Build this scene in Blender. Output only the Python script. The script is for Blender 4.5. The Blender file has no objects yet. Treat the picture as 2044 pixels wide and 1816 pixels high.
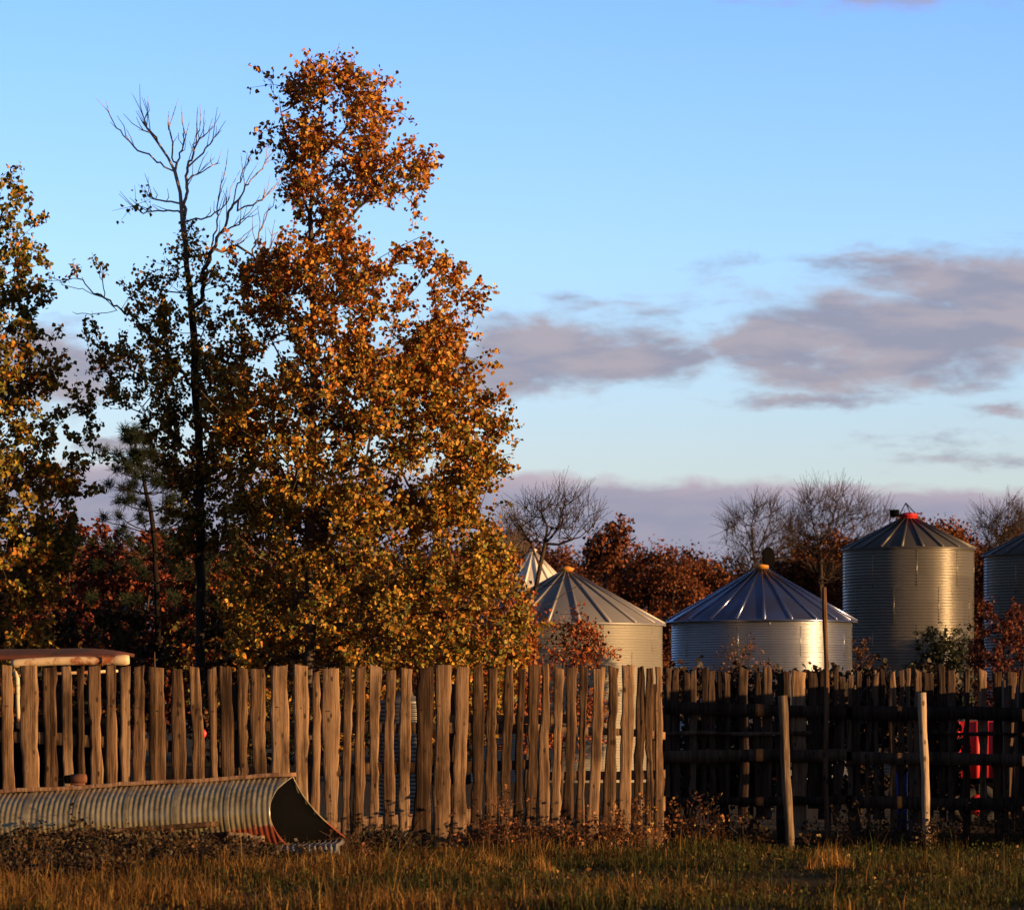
import bpy, math, random
import numpy as np
from mathutils import Vector, noise as mnoise

SC = bpy.context.scene
COL = SC.collection
rng = np.random.default_rng(11)
random.seed(5)
R = math.radians

# ------------------------------------------------------------------ camera
F = 3750.0          # focal length in pixels of a 1024 px wide picture
HOR = 725.0         # horizon row
H = 1.6             # eye height
K = 1024.0 / 2044.0


def P(x, y, d):
    """point seen at (x, y) of the 2044 px wide picture when it stands d metres away"""
    return np.array([(x * K - 512.0) * d / F, d, H + (HOR - y * K) * d / F])


cam = bpy.data.cameras.new('camera')
cam.sensor_width = 36.0
cam.lens = F / 1024.0 * 36.0
cam.shift_y = (HOR - 909 / 2) / 1024.0
cam.clip_start = 0.5
cam.clip_end = 5000
cam.dof.use_dof = True
cam.dof.focus_distance = 54.0
cam.dof.aperture_fstop = 4.5
camo = bpy.data.objects.new('camera', cam)
COL.objects.link(camo)
camo.location = (0, 0, H)
camo.rotation_euler = (R(90), 0, 0)
SC.camera = camo

# ------------------------------------------------------------------ light
EL, AZ = 5.5, 114.0            # azimuth clockwise from the view direction
SUN = Vector((math.sin(R(AZ)) * math.cos(R(EL)), math.cos(R(AZ)) * math.cos(R(EL)), math.sin(R(EL))))
sl = bpy.data.lights.new('sun', 'SUN')
sl.energy = 4.6
sl.angle = R(0.5)
sl.color = (1.0, 0.58, 0.25)
so = bpy.data.objects.new('sun', sl)
COL.objects.link(so)
so.rotation_euler = SUN.to_track_quat('Z', 'Y').to_euler()
so.location = SUN * 100

SC.view_settings.view_transform = 'Standard'
SC.view_settings.look = 'None'
SC.view_settings.gamma = 1.0
SC.view_settings.exposure = 0.9
SC.view_settings.use_curve_mapping = False
EXPO = 2 ** 0.9


# ------------------------------------------------------------------ node helpers
class NT:
    def __init__(self, tree):
        self.t = tree

    def n(self, kind, **kw):
        nd = self.t.nodes.new(kind)
        for k, v in kw.items():
            setattr(nd, k, v)
        return nd

    def put(self, sock, v):
        if hasattr(v, 'links') or isinstance(v, bpy.types.NodeSocket):
            self.t.links.new(v, sock)
        else:
            sock.default_value = v

    def math(self, op, a, b=0.0, c=None, clamp=False):
        nd = self.n('ShaderNodeMath', operation=op, use_clamp=clamp)
        self.put(nd.inputs[0], a)
        self.put(nd.inputs[1], b)
        if c is not None:
            self.put(nd.inputs[2], c)
        return nd.outputs[0]

    def vmath(self, op, a, b=(0, 0, 0)):
        nd = self.n('ShaderNodeVectorMath', operation=op)
        self.put(nd.inputs[0], a)
        self.put(nd.inputs[1], b)
        return nd.outputs['Value'] if op in ('LENGTH', 'DOT_PRODUCT', 'DISTANCE') else nd.outputs[0]

    def mix(self, f, a, b, blend='MIX'):
        nd = self.n('ShaderNodeMix', data_type='RGBA', blend_type=blend)
        self.put(nd.inputs[0], f)
        self.put(nd.inputs[6], a if not isinstance(a, tuple) else (*a[:3], 1))
        self.put(nd.inputs[7], b if not isinstance(b, tuple) else (*b[:3], 1))
        return nd.outputs[2]

    def ramp(self, f, stops, interp='LINEAR'):
        nd = self.n('ShaderNodeValToRGB')
        cr = nd.color_ramp
        cr.interpolation = interp
        while len(cr.elements) < len(stops):
            cr.elements.new(0.5)
        for e, (p, c) in zip(cr.elements, stops):
            e.position = p
            e.color = (*c, 1)
        self.put(nd.inputs[0], f)
        return nd.outputs[0]

    def noise(self, vec, scale, detail=4, rough=0.55, dist=0.0):
        nd = self.n('ShaderNodeTexNoise')
        self.put(nd.inputs['Vector'], vec)
        nd.inputs['Scale'].default_value = scale
        nd.inputs['Detail'].default_value = detail
        nd.inputs['Roughness'].default_value = rough
        nd.inputs['Distortion'].default_value = dist
        return nd.outputs[0]

    def smooth(self, v, a, b, lo=0.0, hi=1.0):
        nd = self.n('ShaderNodeMapRange', interpolation_type='SMOOTHSTEP')
        self.put(nd.inputs[0], v)
        nd.inputs[1].default_value = a
        nd.inputs[2].default_value = b
        nd.inputs[3].default_value = lo
        nd.inputs[4].default_value = hi
        return nd.outputs[0]


# ------------------------------------------------------------------ sky
SKYS = 0.15
G = 1.0 / (SKYS * EXPO)          # displayed linear value -> value before strength and exposure
w = bpy.data.worlds.new('World')
SC.world = w
w.use_nodes = True
T = NT(w.node_tree)
bg = w.node_tree.nodes['Background']
bg.inputs[1].default_value = SKYS
sky = T.n('ShaderNodeTexSky', sky_type='NISHITA', sun_disc=False)
sky.sun_elevation = R(EL)
sky.sun_rotation = R(AZ)
sky.ozone_density = 2.0
sky.dust_density = 0.6
tc = T.n('ShaderNodeTexCoord')
sep = T.n('ShaderNodeSeparateXYZ')
T.put(sep.inputs[0], tc.outputs['Generated'])
X, Y, Z = sep.outputs
hz = T.math('SQRT', T.math('ADD', T.math('MULTIPLY', X, X), T.math('MULTIPLY', Y, Y)))
elev = T.math('DIVIDE', Z, T.math('MAXIMUM', hz, 0.001))          # tangent of the elevation
tint = T.ramp(T.math('MULTIPLY', elev, 2.0, clamp=True),
              [(0.0, (1.0, 1.0, 1.9)), (0.06, (1.02, 1.08, 1.65)), (0.14, (1.10, 1.09, 1.64)), (0.25, (1.07, 1.22, 1.84)), (0.40, (0.86, 1.10, 2.1)), (0.75, (0.9, 1.0, 1.3)), (1.0, (0.75, 0.85, 1.1))])
skyc = T.mix(1.0, sky.outputs[0], tint, 'MULTIPLY')
Yc = T.math('MAXIMUM', Y, 0.15)
u = T.math('DIVIDE', X, Yc)
v = T.math('DIVIDE', Z, Yc)
uvn = T.n('ShaderNodeCombineXYZ')
T.put(uvn.inputs[0], u)
T.put(uvn.inputs[1], v)
uv = uvn.outputs[0]
wa = T.n('ShaderNodeTexNoise')
T.put(wa.inputs['Vector'], T.vmath('MULTIPLY', uv, (60, 170, 0)))
wa.inputs['Scale'].default_value = 1.0
wa.inputs['Detail'].default_value = 5
wa.inputs['Roughness'].default_value = 0.6
uvw = T.vmath('ADD', uv, T.vmath('MULTIPLY', T.vmath('SUBTRACT', wa.outputs['Color'], (0.5, 0.5, 0.5)), (0.034, 0.010, 0)))
PX = K / F


def blob(x, y, a, b, k=1.0):
    c = ((x * K - 512) / F, (HOR - y * K) / F, 0)
    q = T.vmath('MULTIPLY', T.vmath('SUBTRACT', uvw, c), (1 / (a * PX), 1 / (b * PX), 0))
    return T.math('MULTIPLY', T.math('SUBTRACT', 1.0, T.vmath('LENGTH', q)), k)


blobs = [(1130, 700, 330, 92), (1000, 740, 300, 70), (1860, 650, 480, 130), (2010, 590, 450, 105), (1760, 725, 370, 70),
         (1560, 690, 190, 90), (1620, 795, 220, 24, 0.7), (1300, 715, 180, 40), (1990, 812, 80, 20, 0.6), (1860, 880, 130, 14, 0.3), (1930, 915, 200, 16, 0.35),
         (110, 740, 170, 95), (60, 700, 200, 60), (250, 890, 90, 22), (1750, -12, 260, 30, 0.4), (1250, 606, 170, 22, 0.3), (1740, 520, 300, 26, 0.45)]
m = None
for b in blobs:
    d = blob(*b)
    m = d if m is None else T.math('MAXIMUM', m, d)
# the long bank that lies on the horizon: top edge drops from left to right
top = T.math('ADD', (HOR - 940 * K) / F, T.math('MULTIPLY', u, -0.032))
bank = T.math('DIVIDE', T.math('SUBTRACT', top, v), 60 * PX)
front = T.smooth(Y, 0.78, 0.95)
q1 = T.vmath('MULTIPLY', uv, (46, 120, 0))
n1 = T.noise(q1, 1.0, 7, 0.56, 0.4)
n2 = T.noise(T.vmath('ADD', T.vmath('MULTIPLY', uv, (95, 300, 0)), (3.1, 7.7, 2.0)), 1.0, 6, 0.6, 0.2)
nn = T.math('ADD', T.math('MULTIPLY', T.math('SUBTRACT', n1, 0.5), 1.45), T.math('MULTIPLY', T.math('SUBTRACT', n2, 0.5), 0.45))
dens = T.math('ADD', m, nn)
dens = T.smooth(dens, -0.15, 0.62)
bank_n = T.math('ADD', bank, T.math('MULTIPLY', nn, 0.75))
bank_d = T.math('MULTIPLY', T.smooth(bank_n, -0.1, 0.42), 0.96)
# noise that breaks up the added dark deck
n3 = T.noise(T.vmath('MULTIPLY', tc.outputs['Generated'], (3, 3, 14)), 1.0, 6, 0.55)
# an added dark cloud deck overhead and behind cuts the fill light; only the band the camera looks into is clear
win = T.math('MULTIPLY', front, T.smooth(elev, 0.24, 0.46, 1.0, 0.0))
rest = T.math('MULTIPLY', T.smooth(n3, 0.34, 0.52), T.math('SUBTRACT', 1.0, win))
# shades of the cloud: warm rose where it thins upward, blue grey inside and below
body = T.math('MULTIPLY', T.noise(T.vmath('ADD', T.vmath('MULTIPLY', uv, (38, 150, 0)), (9, 1, 4)), 1.0, 5, 0.55), 1.0)
cc = T.mix(T.smooth(body, 0.36, 0.64), tuple(c * G for c in (0.30, 0.295, 0.39)), tuple(c * G for c in (0.43, 0.37, 0.42)))
vt = T.smooth(T.math('SUBTRACT', top, v), 0.0, 60 * PX)
cb = T.mix(T.math('ADD', T.math('MULTIPLY', vt, 0.9), T.math('MULTIPLY', T.math('SUBTRACT', body, 0.5), 1.1), clamp=True),
           tuple(c * G for c in (0.52, 0.43, 0.50)), tuple(c * G for c in (0.31, 0.315, 0.43)))
s1 = T.mix(T.math('MULTIPLY', T.math('MULTIPLY', dens, front), 0.90), skyc, cc)
s1 = T.mix(T.math('MULTIPLY', bank_d, front), s1, cb)
s1 = T.mix(T.math('MULTIPLY', rest, 0.97), s1, tuple(c * G for c in (0.042, 0.043, 0.060)))
T.put(bg.inputs[0], s1)


# ------------------------------------------------------------------ materials
def mat(name):
    mt = bpy.data.materials.new(name)
    mt.use_nodes = True
    t = NT(mt.node_tree)
    bs = mt.node_tree.nodes['Principled BSDF']
    return mt, t, bs


def bump(t, bs, h, strength=0.4, dist=0.01):
    b = t.n('ShaderNodeBump')
    b.inputs['Strength'].default_value = strength
    b.inputs['Distance'].default_value = dist
    t.put(b.inputs['Height'], h)
    t.put(bs.inputs['Normal'], b.outputs[0])


def wood_mat(name, dark, mid, light, bright=1.0):
    mt, t, bs = mat(name)
    tc = t.n('ShaderNodeTexCoord')
    oi = t.n('ShaderNodeObjectInfo')
    rv = t.math('MULTIPLY', oi.outputs['Random'], 37.0)
    comb = t.n('ShaderNodeCombineXYZ')
    t.put(comb.inputs[0], rv)
    t.put(comb.inputs[2], rv)
    p = t.vmath('ADD', tc.outputs['Object'], comb.outputs[0])
    g = t.noise(t.vmath('MULTIPLY', p, (30, 30, 0.9)), 1.0, 6, 0.62, 0.6)
    broad = t.noise(t.vmath('MULTIPLY', p, (7, 7, 1.1)), 1.0, 4, 0.6, 0.3)
    fine = t.noise(t.vmath('MULTIPLY', p, (120, 120, 5)), 1.0, 3, 0.6)
    s = t.math('ADD', t.math('MULTIPLY', g, 0.55), t.math('MULTIPLY', broad, 0.45))
    s = t.math('ADD', s, t.math('MULTIPLY', fine, 0.18))
    s = t.math('ADD', s, t.math('MULTIPLY', t.math('SUBTRACT', oi.outputs['Random'], 0.5), 0.20))
    col = t.ramp(s, [(0.46, dark), (0.57, mid), (0.72, light)])
    vor = t.n('ShaderNodeTexVoronoi', feature='F1')
    t.put(vor.inputs['Vector'], t.vmath('MULTIPLY', p, (8, 3.0, 3.6)))
    vor.inputs['Scale'].default_value = 1.0
    knot = t.smooth(vor.outputs['Distance'], 0.09, 0.19, 0.8, 0.0)
    col = t.mix(knot, col, tuple(c * 0.35 for c in dark))
    stain = t.smooth(t.noise(t.vmath('MULTIPLY', p, (2.2, 2.2, 0.7)), 1.0, 5, 0.6), 0.50, 0.66, 0.0, 0.75)
    col = t.mix(stain, col, tuple(c * 0.75 for c in dark))
    hs = t.n('ShaderNodeHueSaturation')
    t.put(hs.inputs['Color'], col)
    t.put(hs.inputs['Value'], t.math('ADD', 0.74 * bright, t.math('MULTIPLY', oi.outputs['Random'], 0.32 * bright)))
    t.put(bs.inputs['Base Color'], hs.outputs[0])
    bs.inputs['Roughness'].default_value = 0.85
    bs.inputs['Specular IOR Level'].default_value = 0.2
    bump(t, bs, t.math('ADD', t.math('MULTIPLY', g, 0.8), t.math('MULTIPLY', fine, 0.4)), 1.0, 0.014)
    return mt


def leaf_mat(name, trans=0.14, rough=0.55, spec=0.25):
    mt, t, bs = mat(name)
    at = t.n('ShaderNodeAttribute', attribute_name='leaf_colour')
    t.put(bs.inputs['Base Color'], at.outputs['Color'])
    bs.inputs['Roughness'].default_value = rough
    bs.inputs['Specular IOR Level'].default_value = spec
    tr = t.n('ShaderNodeBsdfTranslucent')
    t.put(tr.inputs[0], t.mix(1.0, at.outputs['Color'], (1.0, 0.85, 0.5), 'MULTIPLY'))
    mx = t.n('ShaderNodeMixShader')
    mx.inputs[0].default_value = trans
    t.put(mx.inputs[1], bs.outputs[0])
    t.put(mx.inputs[2], tr.outputs[0])
    out = mt.node_tree.nodes['Material Output']
    t.put(out.inputs[0], mx.outputs[0])
    return mt


def bark_mat(name, c0, c1):
    mt, t, bs = mat(name)
    tc = t.n('ShaderNodeTexCoord')
    g = t.noise(t.vmath('MULTIPLY', tc.outputs['Object'], (14, 14, 3)), 1.0, 6, 0.65, 0.4)
    t.put(bs.inputs['Base Color'], t.ramp(g, [(0.35, c0), (0.7, c1)]))
    bs.inputs['Roughness'].default_value = 0.9
    bs.inputs['Specular IOR Level'].default_value = 0.15
    bump(t, bs, g, 0.8, 0.03)
    return mt


def plain(name, c, rough=0.6, metal=0.0, var=0.25, scale=6.0, rust=None, rust_at=0.55):
    mt, t, bs = mat(name)
    tc = t.n('ShaderNodeTexCoord')
    g = t.noise(tc.outputs['Object'], scale, 6, 0.6)
    col = t.mix(g, tuple(x * (1 - var) for x in c), tuple(min(1, x * (1 + var)) for x in c))
    if rust:
        k = t.smooth(t.noise(tc.outputs['Object'], scale * 0.7, 8, 0.65, 0.5), rust_at, rust_at + 0.12)
        col = t.mix(k, col, rust)
        t.put(bs.inputs['Metallic'], t.math('MULTIPLY', t.math('SUBTRACT', 1.0, k), metal))
        t.put(bs.inputs['Roughness'], t.math('ADD', rough, t.math('MULTIPLY', k, 0.85 - rough)))
    else:
        bs.inputs['Metallic'].default_value = metal
        bs.inputs['Roughness'].default_value = rough
    t.put(bs.inputs['Base Color'], col)
    bump(t, bs, g, 0.15, 0.01)
    return mt


def galv_mat(name, c, rough, metal, panel_h=0.81, tint=(1, 1, 1), panels=9):
    """galvanised sheet: every curved sheet of the wall weathers to its own tone"""
    mt, t, bs = mat(name)
    tc = t.n('ShaderNodeTexCoord')
    sp = t.n('ShaderNodeSeparateXYZ')
    t.put(sp.inputs[0], tc.outputs['Object'])
    ang = t.math('ARCTAN2', sp.outputs[1], sp.outputs[0])
    row = t.math('FLOOR', t.math('DIVIDE', sp.outputs[2], panel_h))
    a = t.math('FLOOR', t.math('ADD', t.math('MULTIPLY', ang, panels / (2 * math.pi)), t.math('MULTIPLY', t.math('MODULO', row, 2.0), 0.5)))
    cv = t.n('ShaderNodeCombineXYZ')
    t.put(cv.inputs[0], a)
    t.put(cv.inputs[1], row)
    wn = t.n('ShaderNodeTexWhiteNoise', noise_dimensions='2D')
    t.put(wn.inputs['Vector'], cv.outputs[0])
    g = t.noise(t.vmath('MULTIPLY', tc.outputs['Object'], (2.5, 2.5, 0.7)), 1.0, 6, 0.65)
    val = t.math('ADD', 0.78, t.math('ADD', t.math('MULTIPLY', wn.outputs['Value'], 0.22), t.math('MULTIPLY', g, 0.22)))
    col = t.mix(1.0, (*c, 1)[:3], val, 'MULTIPLY')
    streak = t.smooth(t.noise(t.vmath('MULTIPLY', tc.outputs['Object'], (5, 5, 0.25)), 1.0, 6, 0.7), 0.62, 0.82, 0.0, 0.4)
    col = t.mix(streak, col, (0.20, 0.12, 0.07))
    t.put(bs.inputs['Base Color'], col)
    bs.inputs['Metallic'].default_value = metal
    t.put(bs.inputs['Roughness'], t.math('ADD', rough, t.math('MULTIPLY', t.math('ADD', g, t.math('MULTIPLY', wn.outputs['Value'], 0.4)), 0.12)))
    return mt


M = {}
M['wood'] = wood_mat('weathered_wood', (0.036, 0.018, 0.008), (0.145, 0.082, 0.042), (0.32, 0.205, 0.115))
M['shade_dark_wood'] = wood_mat('shade_dark_weathered_wood', (0.03, 0.017, 0.011), (0.085, 0.05, 0.032), (0.18, 0.115, 0.075), 0.8)  # darker wood that puts the right fence's shade into its colour
M['post_wood'] = wood_mat('pale_post_wood', (0.12, 0.08, 0.05), (0.30, 0.215, 0.135), (0.42, 0.32, 0.215))
M['leaf'] = leaf_mat('autumn_leaf')
M['needle'] = leaf_mat('pine_needle', 0.1, 0.6, 0.2)
M['grass'] = leaf_mat('grass_blade', 0.35, 0.7, 0.15)
M['bark'] = bark_mat('cottonwood_bark', (0.05, 0.035, 0.025), (0.16, 0.12, 0.09))
M['grey_bark'] = bark_mat('grey_bark', (0.09, 0.07, 0.055), (0.22, 0.18, 0.15))
M['pine_bark'] = bark_mat('pine_bark', (0.008, 0.006, 0.005), (0.022, 0.016, 0.012))
M['pole_wood'] = wood_mat('brown_pole_wood', (0.02, 0.011, 0.006), (0.075, 0.04, 0.022), (0.17, 0.095, 0.05))


def sun_graded_bark():
    # shade painted dark low down, sunlight painted pale in the leafless top
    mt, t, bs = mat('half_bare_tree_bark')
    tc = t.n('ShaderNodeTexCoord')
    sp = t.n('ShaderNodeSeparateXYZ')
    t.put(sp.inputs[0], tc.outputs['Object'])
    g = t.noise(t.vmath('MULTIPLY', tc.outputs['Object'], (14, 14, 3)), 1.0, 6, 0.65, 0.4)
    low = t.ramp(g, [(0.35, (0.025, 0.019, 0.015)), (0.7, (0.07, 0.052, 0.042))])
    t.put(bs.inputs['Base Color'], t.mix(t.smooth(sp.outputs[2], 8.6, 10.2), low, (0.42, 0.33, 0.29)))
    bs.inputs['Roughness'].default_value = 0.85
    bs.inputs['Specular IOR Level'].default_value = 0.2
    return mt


M['sun_graded_bark'] = sun_graded_bark()
M['dark_bark'] = bark_mat('dark_bark', (0.025, 0.018, 0.014), (0.08, 0.055, 0.04))
M['galv_old'] = galv_mat('dull_galvanised_wall', (0.235, 0.22, 0.18), 0.42, 0.3)
M['galv_new'] = galv_mat('bright_galvanised_wall', (0.34, 0.36, 0.39), 0.24, 0.9)
M['galv_mid'] = galv_mat('weathered_galvanised_wall', (0.17, 0.16, 0.135), 0.25, 0.6)
M['roof_old'] = plain('dull_steel_roof', (0.26, 0.25, 0.24), 0.45, 0.4, 0.15, 1.5)
M['roof_sky_tint'] = plain('smooth_steel_roof', (0.18, 0.21, 0.33), 0.26, 0.9, 0.12, 1.2)  # sky reflection put into the base colour as blue
M['roof_dark'] = plain('dark_steel_roof', (0.085, 0.08, 0.075), 0.42, 0.4, 0.2, 1.5)
M['roof_white'] = plain('cream_roof_paint', (0.78, 0.72, 0.62), 0.5, 0.0, 0.08, 2)
M['orange'] = plain('orange_paint', (0.62, 0.26, 0.03), 0.5, 0, 0.15)
M['red'] = plain('red_paint', (0.62, 0.03, 0.03), 0.45, 0, 0.12)
M['blue'] = plain('blue_plastic', (0.03, 0.08, 0.45), 0.4, 0, 0.12)
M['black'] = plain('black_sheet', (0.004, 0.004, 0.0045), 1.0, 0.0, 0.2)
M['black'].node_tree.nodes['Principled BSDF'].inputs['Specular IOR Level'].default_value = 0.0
M['steel'] = plain('grey_steel', (0.22, 0.21, 0.20), 0.45, 0.7, 0.15)
M['rust'] = plain('rusty_steel', (0.16, 0.06, 0.03), 0.85, 0.1, 0.5, 9)
M['rust_cream'] = plain('rusting_cream_paint', (0.66, 0.50, 0.30), 0.55, 0, 0.15, 4, (0.30, 0.09, 0.03), 0.48)
M['rust_red'] = plain('rust_red_sheet', (0.11, 0.03, 0.015), 0.85, 0, 0.5, 3, (0.05, 0.02, 0.012), 0.5)
M['rubber'] = plain('rubber', (0.02, 0.02, 0.02), 0.9)
M['stone'] = plain('field_stone', (0.30, 0.24, 0.19), 0.9, 0, 0.35, 5)


def culvert_material():
    mt, t, bs = mat('rusting_corrugated_steel')
    tc = t.n('ShaderNodeTexCoord')
    sp = t.n('ShaderNodeSeparateXYZ')
    t.put(sp.inputs[0], tc.outputs['Object'])
    g = t.noise(tc.outputs['Object'], 3.0, 7, 0.65)
    f = t.noise(tc.outputs['Object'], 16.0, 5, 0.6)
    st = t.noise(t.vmath('MULTIPLY', tc.outputs['Object'], (14, 14, 1.0)), 1.0, 5, 0.6)
    col = t.ramp(t.math('ADD', t.math('MULTIPLY', g, 0.5), t.math('MULTIPLY', st, 0.5)), [(0.34, (0.18, 0.15, 0.085)), (0.52, (0.38, 0.33, 0.20)), (0.7, (0.58, 0.52, 0.36))])
    # rust eats up the low part of the sheet near its open end (object x is measured along the shell from that end)
    lim = t.math('SUBTRACT', 0.30, t.math('MULTIPLY', t.math('ABSOLUTE', t.math('SUBTRACT', sp.outputs[0], 0.2)), 0.12))
    edge = t.math('ADD', t.math('SUBTRACT', lim, sp.outputs[2]), t.math('MULTIPLY', t.math('SUBTRACT', f, 0.5), 0.22))
    k = t.math('MULTIPLY', t.smooth(edge, -0.02, 0.05), t.smooth(sp.outputs[0], 0.75, 1.15, 1.0, 0.0))
    spots = t.smooth(t.noise(tc.outputs['Object'], 7.0, 8, 0.7), 0.66, 0.74, 0.0, 0.7)
    k = t.math('MAXIMUM', k, spots)
    t.put(bs.inputs['Base Color'], t.mix(k, col, (0.22, 0.045, 0.02)))
    t.put(bs.inputs['Metallic'], t.math('MULTIPLY', t.math('SUBTRACT', 1.0, k), 0.4))
    t.put(bs.inputs['Roughness'], t.math('ADD', 0.31, t.math('MULTIPLY', k, 0.5)))
    return mt


M['culvert'] = culvert_material()


def ground_material():
    mt, t, bs = mat('dry_soil_and_litter')
    tc = t.n('ShaderNodeTexCoord')
    g = t.noise(tc.outputs['Object'], 0.6, 6, 0.6)
    f = t.noise(tc.outputs['Object'], 14.0, 6, 0.65)
    col = t.mix(g, (0.045, 0.035, 0.018), (0.10, 0.07, 0.035))
    col = t.mix(t.math('MULTIPLY', f, 0.6), col, (0.03, 0.032, 0.012))
    t.put(bs.inputs['Base Color'], col)
    bs.inputs['Roughness'].default_value = 1.0
    bs.inputs['Specular IOR Level'].default_value = 0.05
    bump(t, bs, f, 0.8, 0.05)
    return mt


M['ground'] = ground_material()


# ------------------------------------------------------------------ object helpers
def thing(name, label, cat, loc=(0, 0, 0), group=None, kind=None):
    o = bpy.data.objects.new(name, None)
    o.empty_display_size = 0.2
    COL.objects.link(o)
    o.location = tuple(float(c) for c in loc)
    o['label'] = label
    o['category'] = cat
    if group:
        o['group'] = group
    if kind:
        o['kind'] = kind
    return o


def npmesh(name, V, faces, m, parent=None, smooth=False, col=None, origin=None):
    """V (N,3) world coordinates; faces = list of (M,k) int arrays"""
    V = np.asarray(V, dtype=np.float64)
    root = parent
    off = np.zeros(3)
    if root is not None:
        r = root
        while r is not None:
            off += np.array(r.location)
            r = r.parent
    elif origin is not None:
        off = np.array(origin, dtype=float)
    V = V - off
    me = bpy.data.meshes.new(name)
    me.vertices.add(len(V))
    me.vertices.foreach_set('co', V.astype(np.float32).ravel())
    idx = []
    starts = []
    tot = []
    s = 0
    for f in faces:
        f = np.asarray(f, dtype=np.int32)
        if len(f) == 0:
            continue
        k = f.shape[1]
        idx.append(f.ravel())
        starts.append(s + np.arange(len(f), dtype=np.int32) * k)
        tot.append(np.full(len(f), k, dtype=np.int32))
        s += f.size
    idx = np.concatenate(idx)
    starts = np.concatenate(starts)
    tot = np.concatenate(tot)
    me.loops.add(len(idx))
    me.loops.foreach_set('vertex_index', idx)
    me.polygons.add(len(starts))
    me.polygons.foreach_set('loop_start', starts.astype(np.int32))
    me.polygons.foreach_set('loop_total', tot)
    if smooth:
        me.polygons.foreach_set('use_smooth', np.ones(len(starts), dtype=bool))
    if col is not None:
        at = me.attributes.new('leaf_colour', 'FLOAT_COLOR', 'POINT')
        c = np.concatenate([col, np.ones((len(col), 1))], axis=1).astype(np.float32)
        at.data.foreach_set('color', c.ravel())
    me.update(calc_edges=True)
    me.validate()
    me.materials.append(m)
    o = bpy.data.objects.new(name, me)
    COL.objects.link(o)
    if parent is not None:
        o.parent = parent
    elif origin is not None:
        o.location = tuple(float(c) for c in origin)
    return o


class MB:
    """collects shapes in world coordinates"""

    def __init__(self):
        self.v = []
        self.q = []
        self.t = []
        self.n = 0

    def add(self, V, quads=(), tris=()):
        b = self.n
        self.v.append(np.asarray(V, float).reshape(-1, 3))
        self.n += len(self.v[-1])
        if len(quads):
            self.q.append(np.asarray(quads) + b)
        if len(tris):
            self.t.append(np.asarray(tris) + b)
        return self

    def box(self, c, s, ax=None, bevel=0.0):
        c = np.asarray(c, float)
        s = np.asarray(s, float) / 2
        ax = np.eye(3) if ax is None else np.asarray(ax, float)
        if bevel <= 0:
            sg = np.array([[-1, -1, -1], [1, -1, -1], [1, 1, -1], [-1, 1, -1], [-1, -1, 1], [1, -1, 1], [1, 1, 1], [-1, 1, 1]], float)
            V = c + (sg * s) @ ax
            return self.add(V, [[0, 3, 2, 1], [4, 5, 6, 7], [0, 1, 5, 4], [1, 2, 6, 5], [2, 3, 7, 6], [3, 0, 4, 7]])
        b = min(bevel, min(s) * 0.9)
        V = []
        rings = [(-s[2], b), (-s[2] + b, 0), (s[2] - b, 0), (s[2], b)]
        for z, ins in rings:
            x, y = s[0] - ins, s[1] - ins
            cb = b if ins == 0 else b * 0.5
            for px, py in ((-x + cb, -y), (x - cb, -y), (x, -y + cb), (x, y - cb), (x - cb, y), (-x + cb, y), (-x, y - cb), (-x, -y + cb)):
                V.append((px, py, z))
        V = c + np.array(V) @ ax
        Q = []
        for k in range(3):
            for i in range(8):
                j = (i + 1) % 8
                Q.append([k * 8 + i, k * 8 + j, k * 8 + 8 + j, k * 8 + 8 + i])
        Tt = []
        for i in range(1, 7):
            Tt.append([0, i + 1, i])
            Tt.append([24, 24 + i, 24 + i + 1])
        return self.add(V, Q, Tt)

    def tube(self, pts, rad, n=8, caps=True):
        pts = np.asarray(pts, float)
        rad = np.broadcast_to(np.asarray(rad, float), (len(pts),))
        d = np.gradient(pts, axis=0)
        d /= np.linalg.norm(d, axis=1)[:, None] + 1e-9
        ref = np.array([0, 0, 1.0]) if abs(d[0][2]) < 0.8 else np.array([1.0, 0, 0])
        V = []
        for p, r, dd in zip(pts, rad, d):
            a = np.cross(dd, ref)
            a /= np.linalg.norm(a)
            b = np.cross(dd, a)
            th = np.arange(n) * 2 * np.pi / n
            V.append(p + r * (np.cos(th)[:, None] * a + np.sin(th)[:, None] * b))
        V = np.concatenate(V)
        Q = []
        for k in range(len(pts) - 1):
            for i in range(n):
                j = (i + 1) % n
                Q.append([k * n + i, k * n + n + i, k * n + n + j, k * n + j])
        Tt = []
        if caps:
            V = np.concatenate([V, pts[:1], pts[-1:]])
            a, b = len(V) - 2, len(V) - 1
            e = (len(pts) - 1) * n
            for i in range(n):
                j = (i + 1) % n
                Tt.append([a, i, j])
                Tt.append([b, e + j, e + i])
        return self.add(V, Q, Tt)

    def lathe(self, c, prof, n=48, a0=0.0, a1=2 * np.pi):
        prof = np.asarray(prof, float)
        full = abs(a1 - a0 - 2 * np.pi) < 1e-6
        th = a0 + (a1 - a0) * np.arange(n if full else n + 1) / n
        m_ = len(th)
        V = np.stack([np.outer(prof[:, 0], np.cos(th)), np.outer(prof[:, 0], np.sin(th)), np.repeat(prof[:, 1][:, None], m_, 1)], -1).reshape(-1, 3) + np.asarray(c, float)
        i = np.arange(n)
        j = (i + 1) % m_
        Q = np.concatenate([np.stack([k * m_ + i, k * m_ + j, (k + 1) * m_ + j, (k + 1) * m_ + i], -1) for k in range(len(prof) - 1)])
        return self.add(V, Q)

    def build(self, name, m, parent=None, smooth=False, origin=None):
        return npmesh(name, np.concatenate(self.v), [np.concatenate(x) for x in (self.q, self.t) if len(x)], m, parent, smooth, None, origin)


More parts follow.
